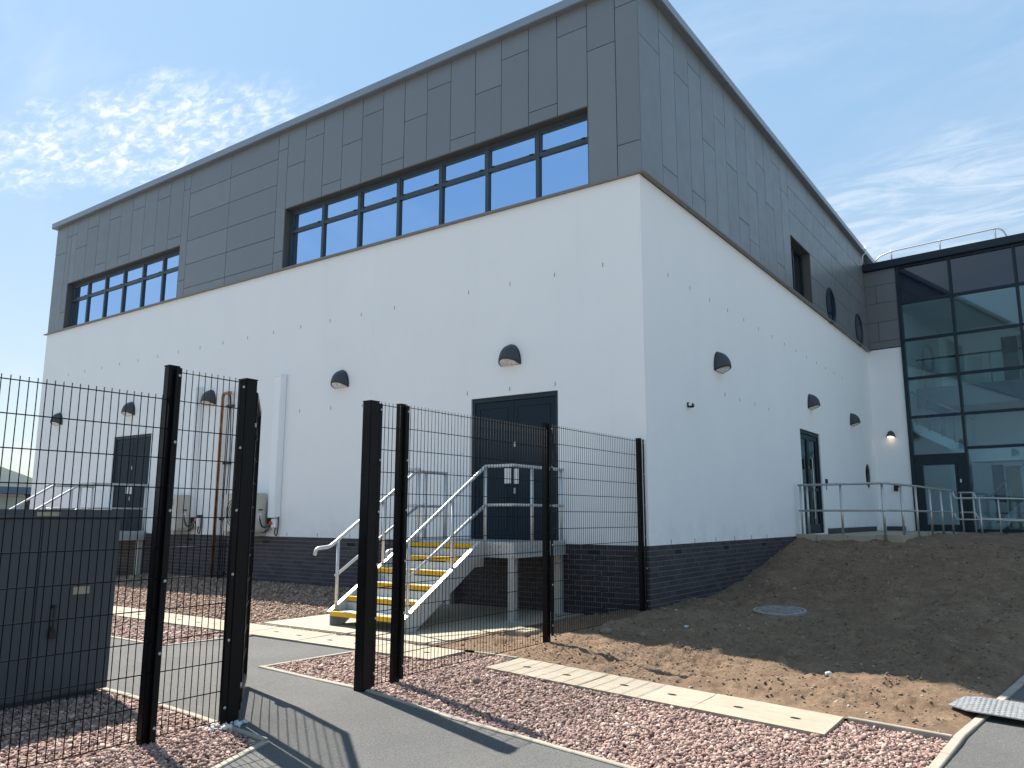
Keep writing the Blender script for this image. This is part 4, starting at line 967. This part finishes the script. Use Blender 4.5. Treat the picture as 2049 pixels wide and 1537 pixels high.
# trunking, pipes, air conditioners
for x0, x1, lb in ((-8.34, -8.13, 'tall white boxed trunking above the right AC unit'), (-11.30, -11.12, 'tall white boxed trunking above the left AC unit')):
    t = thing('cable_trunking', lb, 'trunking', ((x0 + x1) / 2, 0, 1.4), 'white trunking boxes'); BX('body', 'white_plastic', t, (x0, x1, -.16, -.002, 1.46, 4.38), bevel=.01); BX('end_cap', 'white_plastic', t, (x0 - .012, x1 + .012, -.172, -.002, 4.34, 4.41), bevel=.008)
t = thing('copper_pipe', 'tarnished copper pipe rising up the white wall with a bent top', 'pipe', (-10.19, -.08, .1))
TU('pipe', 'copper', t, smooth_path([(-10.19, -.09, .10), (-10.19, -.09, 4.16), (-9.90, -.09, 4.17), (-9.90, -.16, 4.12)], rad=.09), .035, 12)
for z in (.28, 1.4, 2.6, 3.85): BX('clip', 'black_plastic', t, (-10.10, -9.86, -.06, -.002, z, z + .05))
TU('cable', 'black_plastic', t, smooth_path([(-9.98, -.05, .2), (-10.0, -.05, 2.0), (-9.97, -.05, 3.9), (-9.97, -.07, 4.13)], rad=.2), .012, 6)
TU('cable', 'black_plastic', t, smooth_path([(-9.90, -.05, .2), (-9.93, -.05, 1.5), (-9.86, -.05, 2.8), (-9.93, -.06, 4.0), (-9.95, -.07, 4.12)], rad=.3), .010, 6)
def ac_unit(x1, label):
    t = thing('air_conditioner', label, 'air conditioner', (x1 - .45, -.2, 1.15), 'AC units'); x0 = x1 - .95
    BX('casing', 'ac', t, (x0, x1, -.42, -.09, 1.17, 1.95), bevel=.018)
    bm = bmesh.new(); cx, cz = x0 + .36, 1.56
    for rr in (.28, .22, .16, .10):
        ps = [(cx + rr * math.cos(a), -.428, cz + rr * math.sin(a)) for a in np.linspace(0, 2 * math.pi, 33)]; tube(bm, ps, .006, 6, False)
    mesh_obj('fan_grille', bm, 'black_plastic', t, True)
    BX('service_cover', 'ac', t, (x1 - .001, x1 + .016, -.38, -.13, 1.22, 1.74), bevel=.006); BX('handle_recess', 'black_plastic', t, (x1 + .0155, x1 + .018, -.30, -.20, 1.60, 1.63)); BX('sticker', 'sign', t, (x1 + .0155, x1 + .018, -.32, -.22, 1.43, 1.55))
    BX('sticker', 'label', t, (x1 - .26, x1 - .16, -.4215, -.4200, 1.72, 1.86)); BX('sticker', 'sign', t, (x1 - .26, x1 - .18, -.4215, -.4200, 1.52, 1.66))
    BX('wall_bracket', 'ac', t, [(x0 + .1, x0 + .15, -.44, 0, 1.09, 1.169), (x1 - .15, x1 - .10, -.44, 0, 1.09, 1.169)])
    s = thing('isolator_switch', ('right' if x1 > -9 else 'left') + ' white isolator switch with red knob beside the beige AC unit', 'switch', (x1 + .2, 0, 1.3), 'isolator switches')
    a = x1 + .16
    BX('case', 'white_plastic', s, (a, a + .14, -.10, -.002, 1.26, 1.44), bevel=.01); BX('knob', 'red_plastic', s, (a - .025, a + .06, -.135, -.101, 1.32, 1.38), bevel=.01)
    BX('junction', 'black_plastic', s, (a - .14, a - .03, -.10, -.002, 1.33, 1.45), bevel=.006); BX('top_gland', 'black_plastic', s, (a + .07, a + .14, -.09, -.002, 1.46, 1.51))
    TU('cable', 'black_plastic', s, smooth_path([(x1 - .02, -.25, 1.62), (x1 + .03, -.27, 1.42), (x1 + .03, -.2, 1.25), (a - .08, -.05, 1.30), (a - .03, -.05, 1.33)], rad=.12), .012, 6)
    TU('cable', 'black_plastic', s, smooth_path([(a + .09, -.05, 1.26), (a + .07, -.05, 1.12), (a + .15, -.05, 1.10), (a + .18, -.05, 1.3), (a + .165, -.05, 1.50), (a + .12, -.05, 1.49)], rad=.08), .012, 6)
    TU('cable', 'black_plastic', s, smooth_path([(x0 + .3, -.10, 1.15), (x0 + .7, -.11, 1.14), (x1 + .05, -.08, 1.18), (a - .06, -.05, 1.32)], rad=.15), .012, 6)
ac_unit(-8.46, 'right beige air conditioner on the wall under the trunking')
ac_unit(-11.10, 'left beige air conditioner on the wall behind the fence')

# ------------------------------------------------------------------ galvanised staircases
def staircase(label):
    t = thing('steel_staircase', label, 'staircase', (-2.5, -1.4, .075), 'galvanised staircases to the hall doors')
    xl, xr = -3.16, -1.88; lx0, lx1, ly0 = -3.60, -1.38, -1.38; zl = 1.13
    # landing
    pf = BX('landing', 'grating', t, (lx0 + .01, lx1 - .01, ly0 + .01, -.03, zl - .03, zl))
    BX('fascia', 'galv', t, [(lx0, lx1, ly0 - .008, ly0 + .008, zl - .20, zl + .012), (lx0 - .008, lx0 + .0, ly0 + .0081, -.03, zl - .20, zl + .012), (lx1, lx1 + .008, ly0 + .0081, -.03, zl - .20, zl + .012)])
    BX('fascia_flange', 'galv', t, [(lx0, lx1, ly0 - .05, ly0 - .0081, zl - .20, zl - .19), (lx1 + .0081, lx1 + .05, ly0, -.03, zl - .20, zl - .19)])
    for lx in (lx0 + .05, lx1 - .05):
        for ly in (ly0 + .05, -.14):
            BX('leg', 'galv', t, [(lx - .05, lx + .05, ly - .05, ly - .042, .08, zl - .201), (lx - .05, lx + .05, ly + .042, ly + .05, .08, zl - .201), (lx - .006, lx + .006, ly - .0419, ly + .0419, .08, zl - .201)])
            BX('base_plate', 'galv', t, (lx - .11, lx + .11, ly - .11, ly + .11, .068, .082))
    bm = bmesh.new()
    for px_, py_ in ((-1.78, ly0 - .012), (-1.62, ly0 - .012), (-1.5, ly0 - .012)):
        for z in (zl - .05, zl - .13): obox(bm, (px_, py_, z), .011, .008, .011)
    for yy in (-1.2, -.95, -.85, -.45, -.3):
        for z in (zl - .05, zl - .13): obox(bm, (lx1 + .013, yy, z), .008, .011, .011)
    mesh_obj('bolts', bm, 'bolt', t)
    # flight: nosing positions
    n = 6; rise = .172; going = .286; ytop, ztop = -1.63, 1.115
    for k in range(n):
        y = ytop - going * k; z = ztop - rise * k
        tr = BX('tread', 'grating', t, (xl + .012, xr - .012, y + .055, y + .30, z - .035, z - .002))
        nz = BX('nosing', 'yellow', t, [(xl + .012, xr - .012, y - .004, y + .055, z - .004, z + .003), (xl + .012, xr - .012, y - .004, y + .004, z - .055, z - .0041)], bevel=0)
        if k < n: BX('riser_plate', 'galv', t, (xl + .012, xr - .012, y + .285, y + .291, z + .0, z + .10)) if k else None
    for x in (xl, xr):
        bm = bmesh.new(); poly = [(-1.40, zl + .01), (-1.58, zl + .01), (-3.06, .24), (-3.06, .078), (-2.80, .078), (-1.62, .80), (-1.42, .80)]
        prism(bm, poly, 'x', x - .006, x + .006)
        tops = [(-1.58, zl + .01), (-3.06, .24)]
        sgn = 1 if x == xr else -1
        poly2 = [(-1.56, zl + .022), (-3.06, .252), (-3.06, .240), (-1.56, zl + .0099)]
        prism(bm, poly2, 'x', min(x - .0061 * sgn, x + .06 * sgn), max(x - .0061 * sgn, x + .06 * sgn))
        mesh_obj('stringer', bm, 'galv', t)
        TU('handrail', 'galv', t, smooth_path([(x, ly0 + .02, 2.205), (x, ly0 - .0, 2.205), (x, -3.10, 1.095), (x, -3.34, 1.075), (x, -3.36, .99)], rad=.06), .024, 12)
        TU('mid_rail', 'galv', t, [(x, ly0 + .0, 1.655), (x, -2.99, .71)], .021, 12)
        for y_, zb_, zt_ in ((-2.97, .26, 1.175), (-2.12, .80, 1.70)):
            bm = bmesh.new(); tube(bm, [(x + .012, y_, zb_), (x + .012, y_, zt_)], .022, 12); mesh_obj('post', bm, 'galv', t, True)
    # landing rails
    for x, outx in ((xl, lx0 + .02), (xr, lx1 - .02)):
        TU('handrail', 'galv', t, smooth_path([(x, ly0, 2.205), (outx, ly0, 2.205), (outx, -.05 if x == xr else -.22, 2.205)], rad=.03), .024, 12)
        TU('mid_rail', 'galv', t, smooth_path([(x, ly0, 1.655), (outx, ly0, 1.655), (outx, -.05 if x == xr else -.22, 1.655)], rad=.03), .021, 12)
        for px_, py_ in ((x, ly0 + .0), (outx, -.90 if x == xr else -.75), (outx, -.10 if x == xr else -.25)):
            bm = bmesh.new(); tube(bm, [(px_, py_, zl - .17), (px_, py_, 2.19)], .023, 12); mesh_obj('post', bm, 'galv', t, True)
    return t
S1 = staircase('galvanised steel staircase with yellow step edges behind the right mesh fence')
kids = list(S1.children)
S2 = S1.copy(); col.objects.link(S2); S2.location = Vector(S1.location) + Vector((-11.6, 0, 0)); S2['label'] = 'galvanised steel staircase at the far left door behind the grey cabinet'
for ch in kids:
    c_ = ch.copy(); col.objects.link(c_); c_.parent = S2; c_.matrix_parent_inverse = ch.matrix_parent_inverse.copy()

# ------------------------------------------------------------------ black mesh fence and gate
FX = -.02                                     # fence line x
def wire_mesh(L_, r, axis):
    bm = bmesh.new(); tube(bm, [(0, 0, 0), {'z': (0, 0, L_), 'x': (L_, 0, 0)}[axis]], r, 6); me = bpy.data.meshes.new('wire'); bm.to_mesh(me); bm.free(); me.materials.append(MT['wire'])
    for p in me.polygons: p.use_smooth = True
    return me
def bolt_mesh():
    bm = bmesh.new(); bmesh.ops.create_uvsphere(bm, u_segments=12, v_segments=6, radius=.011); me = bpy.data.meshes.new('bolt'); bm.to_mesh(me); bm.free(); me.materials.append(MT['bolt'])
    for p in me.polygons: p.use_smooth = True
    return me
BOLT = bolt_mesh(); WCACHE = {}
def wires(par, A, Bp, z0, height, vpitch=.05, hp=.2, vr=.0031, hr=.0037, over=.028):
    """welded mesh between two plan points"""
    A = Vector((*A, 0)); Bp = Vector((*Bp, 0)); d = Bp - A; L_ = d.length; rz = math.atan2(d.y, d.x); nrm = Vector((-d.y, d.x, 0)).normalized()
    kv = ('z', round(height + over, 3)); kh = ('x', round(L_, 3), hr)
    if kv not in WCACHE: WCACHE[kv] = wire_mesh(height + over, vr, 'z')
    if kh not in WCACHE: WCACHE[kh] = wire_mesh(L_, hr, 'x')
    n = int(round(L_ / vpitch)); off = (L_ - (n - 1) * vpitch) / 2
    for i in range(n):
        o = bpy.data.objects.new('wire', WCACHE[kv]); col.objects.link(o); p = A + d.normalized() * (off + i * vpitch)
        o.location = (p.x, p.y, z0); adopt(o, par)
    m_ = int(round(height / hp))
    for i in range(m_ + 1):
        for sgn in (-1, 1):
            if sgn == 1 and hr < .0038: continue
            o = bpy.data.objects.new('crossbar', WCACHE[kh]); col.objects.link(o); p = A + nrm * sgn * (vr + hr)
            o.location = (p.x, p.y, z0 + i * hp); o.rotation_euler = (0, 0, rz); adopt(o, par)
def fpost(par, y, w, d, z0, z1, clamp=True, side=0, bolts=True, fw=0.0):
    x1 = FX - .012 + fw
    BX('post', 'black', par, (x1 - d, x1, y - w / 2, y + w / 2, z0 - .3, z1), bevel=.004)
    BX('post_cap', 'black', par, (x1 - d - .003, x1 + .003, y - w / 2 - .003, y + w / 2 + .003, z1 + .0002, z1 + .012), bevel=.003)
    if clamp:
        cy = y + side
        BX('clamp_bar', 'black', par, (FX + .010, FX + .018, cy - .022, cy + .022, z0 + .03, z1 - .005), bevel=.002)
        if bolts:
            for k in range(6):
                o = bpy.data.objects.new('bolt', BOLT); col.objects.link(o); o.location = (FX + .021, cy + .004, z1 - .06 - k * (z1 - z0 - .2) / 5); o.scale = (.6, 1, 1); adopt(o, par)
F1 = thing('mesh_fence', 'black welded mesh fence from gate opening to the white building corner', 'fence', (FX, -2.6, .1), 'black mesh fencing')
fpost(F1, -5.47, .105, .105, .04, 2.50, True, .0765, fw=.034)
fpost(F1, -5.07, .075, .06, .05, 2.52, True, .03)
fpost(F1, -2.59, .075, .06, .13, 2.585, True, .03)
fpost(F1, -.13, .075, .06, .20, 2.60, True, .03)
wires(F1, (FX, -5.40), (FX, -5.10), .085, 2.4)
wires(F1, (FX, -5.07), (FX, -2.60), .10, 2.4)
wires(F1, (FX, -2.57), (FX, -.14), .155, 2.4)
F2 = thing('mesh_fence', 'black welded mesh fence in front of the grey cabinet on the left', 'fence', (FX, -8, .05), 'black mesh fencing')
fpost(F2, -6.77, .10, .10, .03, 2.51, True, -.0745, fw=.034)
fpost(F2, -7.385, .08, .06, .0, 2.52, True, .02)
fpost(F2, -9.9, .08, .06, .0, 2.52, True, .02)
wires(F2, (FX, -7.37), (FX, -6.83), .085, 2.4)
wires(F2, (FX, -9.88), (FX, -7.40), .085, 2.2)
# open gate leaf
HG = Vector((-.075, -6.685)); FG = Vector((-1.01, -5.945)); dl = (FG - HG).normalized(); Lg = (FG - HG).length
GT = thing('mesh_gate', 'open black mesh gate leaf seen edge-on behind the left gate post', 'gate', (HG.x, HG.y, .05))
rzg = math.atan2(dl.y, dl.x)
def gbox(name, s0, s1, z0, z1, t_=.025, mat='black'):
    bm = bmesh.new(); c_ = HG + dl * ((s0 + s1) / 2); obox(bm, (c_.x, c_.y, (z0 + z1) / 2), (s1 - s0) / 2, t_, (z1 - z0) / 2, rzg); bmesh.ops.bevel(bm, geom=bm.edges[:], offset=.003, segments=1, affect='EDGES'); return mesh_obj(name, bm, mat, GT)
gbox('stile', .03, .08, .11, 2.44); gbox('stile', Lg - .05, Lg, .11, 2.44); gbox('rail', .0801, Lg - .0501, 2.39, 2.44); gbox('rail', .0801, Lg - .0501, .11, .16); gbox('lock_box', Lg - .13, Lg - .051, 1.0, 1.22, .03)
a_ = HG + dl * .09; b_ = HG + dl * (Lg - .06); wires(GT, (a_.x, a_.y), (b_.x, b_.y), .17, 2.2, over=.01)
for z in (.27, 2.16):
    bm = bmesh.new(); tube(bm, [(HG.x + .01, HG.y, z - .10), (HG.x + .01, HG.y, z + .0)], .03, 12); mesh_obj('hinge', bm, 'black', GT, True)
    bm = bmesh.new(); tube(bm, [(HG.x + .01, HG.y, z + .0005), (HG.x + .01, HG.y, z + .035)], .022, 12); mesh_obj('hinge_nut', bm, 'bolt', GT, True)

# lime / concrete dust round the gate post foot
stones('concrete_crumbs', [[(-.10, -7.0), (.06, -6.98), (.12, -6.80), (.06, -6.66), (-.02, -6.70), (-.12, -6.85)]], 1300, (.010, .6), 'lime', 'crumbled white concrete round the foot of the left gate post', 'concrete', lift=.004)
# ------------------------------------------------------------------ grey cabinet
t = thing('utility_cabinet', 'dark grey utility cabinet on gravel behind the left mesh fence', 'cabinet', (-2.1, -7.9, .05))
x0, x1, y0, y1 = -2.55, -1.70, -9.4, -6.76
BX('body', 'cabinet', t, (x0, x1 - .012, y0 + .012, y1 - .012, .09, 1.475))
BX('plinth', 'cabinet', t, (x0 + .06, x1 - .07, y0 + .06, y1 - .06, -.05, .0899))
BX('lid', 'cabinet', t, (x0 - .01, x1 + .012, y0 - .01, y1 + .012, 1.4755, 1.545), bevel=.006)
for a, b_ in ((y0 + .014, -8.05), (-8.042, -7.402), (-7.394, y1 - .014)): BX('door', 'cabinet', t, (x1 - .0119, x1, a, b_, .10, 1.468), bevel=.002)
BX('seam', 'joint', t, (x1 - .0119, x1 - .006, -7.4018, -7.3942, .10, 1.468))
BX('label', 'label', t, (x1 + .0121, x1 + .014, -7.46, -7.28, 1.492, 1.525)); BX('label', 'label', t, (x1, x1 + .0025, -7.12, -6.99, .865, .925))
bm = bmesh.new(); tube(bm, [(x1 + .03, -7.265, .62), (x1 + .03, -7.265, .79)], .008, 8); obox(bm, (x1 + .012, -7.265, .615), .02, .012, .012); obox(bm, (x1 + .012, -7.265, .785), .02, .012, .012); mesh_obj('handle', bm, 'frame', t)
BX('padlock', 'black_plastic', t, (x1 + .004, x1 + .03, -7.29, -7.235, .54, .60), bevel=.006)

# ------------------------------------------------------------------ covers, plate, stray stones
def soil1(x, y): return float(soil_z(np.array([[x]]), np.array([[y]]))[0, 0])
mx, my = 1.50, .95; mz = soil1(mx, my) - .008
t = thing('manhole_cover', 'round iron manhole cover half buried in the shaded soil', 'manhole cover', (mx, my, mz))
bm = bmesh.new(); bmesh.ops.create_cone(bm, cap_ends=True, segments=40, radius1=.30, radius2=.30, depth=.05, matrix=Matrix.Translation((mx, my, mz))); mesh_obj('cover', bm, 'iron', t)
bm = bmesh.new()
for i in range(-5, 6):
    for j in range(-5, 6):
        if i * i + j * j < 26: obox(bm, (mx + i * .05, my + j * .05, mz + .029), .015, .015, .004, (i + j) % 2 * math.pi / 4)
o = mesh_obj('tread_studs', bm, 'iron', t)
bm = bmesh.new(); n = 40
for (r0, r1, z0, z1) in ((.315, .36, mz - .03, mz + .03),):
    R4 = [[bm.verts.new((mx + r * math.cos(2 * math.pi * i / n), my + r * math.sin(2 * math.pi * i / n), z)) for i in range(n)] for r, z in ((r0, z0), (r0, z1), (r1, z1), (r1, z0))]
    for A, C_ in zip(R4, R4[1:]):
        for i in range(n): bm.faces.new((A[i], A[(i + 1) % n], C_[(i + 1) % n], C_[i]))
bmesh.ops.recalc_face_normals(bm, faces=bm.faces[:]); mesh_obj('frame', bm, 'iron', t); t.rotation_euler = (math.atan((soil1(mx, my + .25) - soil1(mx, my - .25)) / .5), -math.atan((soil1(mx + .25, my) - soil1(mx - .25, my)) / .5), 0)
# checker plate lying across the right path edging
t = thing('checker_plate', 'muddy silver tread plate lying across the right path edging', 'metal plate', (4.5, -2.55, -.06))
zp0 = lambda x, y: hz(x, y) + .055 - .02 * max(0, min(1, (x - 4.3) / .8))
poly = [(3.98, -2.72), (4.06, -2.36), (4.16, -2.30), (4.35, -2.27), (5.6, -2.2), (5.6, -2.78), (4.30, -2.80), (4.12, -2.80)]
bm = bmesh.new(); A = [bm.verts.new((x, y, zp0(x, y) + .010)) for x, y in poly]; A2 = [bm.verts.new((x, y, zp0(x, y))) for x, y in poly]
bm.faces.new(A); bm.faces.new(A2[::-1]); [bm.faces.new((A[i], A2[i], A2[(i + 1) % 8], A[(i + 1) % 8])) for i in range(8)]
bmesh.ops.recalc_face_normals(bm, faces=bm.faces[:]); mesh_obj('plate', bm, 'plate', t)
bm = bmesh.new()
for i in range(40):
    for j in range(14):
        x = 4.03 + i * .038; y = -2.765 + j * .038
        if inside(np.array([x]), np.array([y]), poly)[0]: obox(bm, (x, y, zp0(x, y) + .0115), .013, .004, .0018, (math.pi / 4 if (i + j) % 2 else -math.pi / 4))
mesh_obj('tread_bars', bm, 'plate', t)
o = BX('drain_cover', 'slab', None, (-.84, -.50, -2.36, -2.02, .06, .135), bevel=.01); tag(o, 'small square pale drain cover by the fence near the stair base', 'drain cover')
def rock(x, y, s, label, mat='stone', zf=None):
    V, F = ico(); n = len(V); V = V * (1 + rng.uniform(-.22, .22, (n, 1))) * np.array([s * 1.25, s, s * .75]); a = rng.uniform(0, 6.28); c_, s_ = math.cos(a), math.sin(a)
    V = np.stack([V[:, 0] * c_ - V[:, 1] * s_, V[:, 0] * s_ + V[:, 1] * c_, V[:, 2]], -1)
    me = bpy.data.meshes.new('stone'); fast_mesh(me, V, F); o = link('stone', me, mat, None, False); o.location = (x, y, (zf or soil1)(x, y) + s * .25); tag(o, label, 'stone'); return o
rock(.22, -1.70, .075, 'largest brown stone on the soil just right of the fence')
rock(.66, -1.60, .06, 'brown clod beside the largest stone on the sunlit soil edge')
rock(2.85, -1.95, .035, 'pale little stone at the shadow edge in the soil', 'lime')
rock(.95, -1.0, .03, 'small white stone on the shaded soil below the manhole cover', 'lime')
rock(1.25, 2.6, .045, 'white stone at the foot of the brick plinth', 'lime')
rock(.45, -4.55, .05, 'largest stone in the pink gravel bed by the fence post', 'stone', hz)
rock(.85, -5.1, .035, 'pale yellowish stone lying in the pink gravel', 'slab', hz)

# ------------------------------------------------------------------ far left background
t = thing('barrel_roof_building', 'pale barrel-roofed building beyond the far left end of the hall', 'building', (-45, 8, 0))
bm = bmesh.new(); arc = [(-9 + 18 * i / 16, 3.6 + 2.0 * math.sin(math.pi * i / 16)) for i in range(17)]
prism(bm, [(4 + a, b_) for a, b_ in arc] + [(13, -.3), (-5, -.3)], 'x', -58, -48); mesh_obj('hall', bm, 'cream_sheet', t)
for k in range(6): BX('window', 'pale_green', t, (-47.99, -47.9, -4.2 + k * 2.9, -1.7 + k * 2.9, .2, 2.6))
BX('canopy', 'blue_panel', t, (-48, -46.2, 4.0, 12.5, 2.75, 3.15))
t = thing('dark_post', 'dark post standing beyond the far left end of the hall', 'post', (-30.6, 5.0, 0)); BX('post', 'black', t, (-30.75, -30.45, 4.85, 5.15, -.3, 2.3)); BX('cap', 'black', t, (-30.8, -30.4, 4.8, 5.2, 2.3002, 2.36))
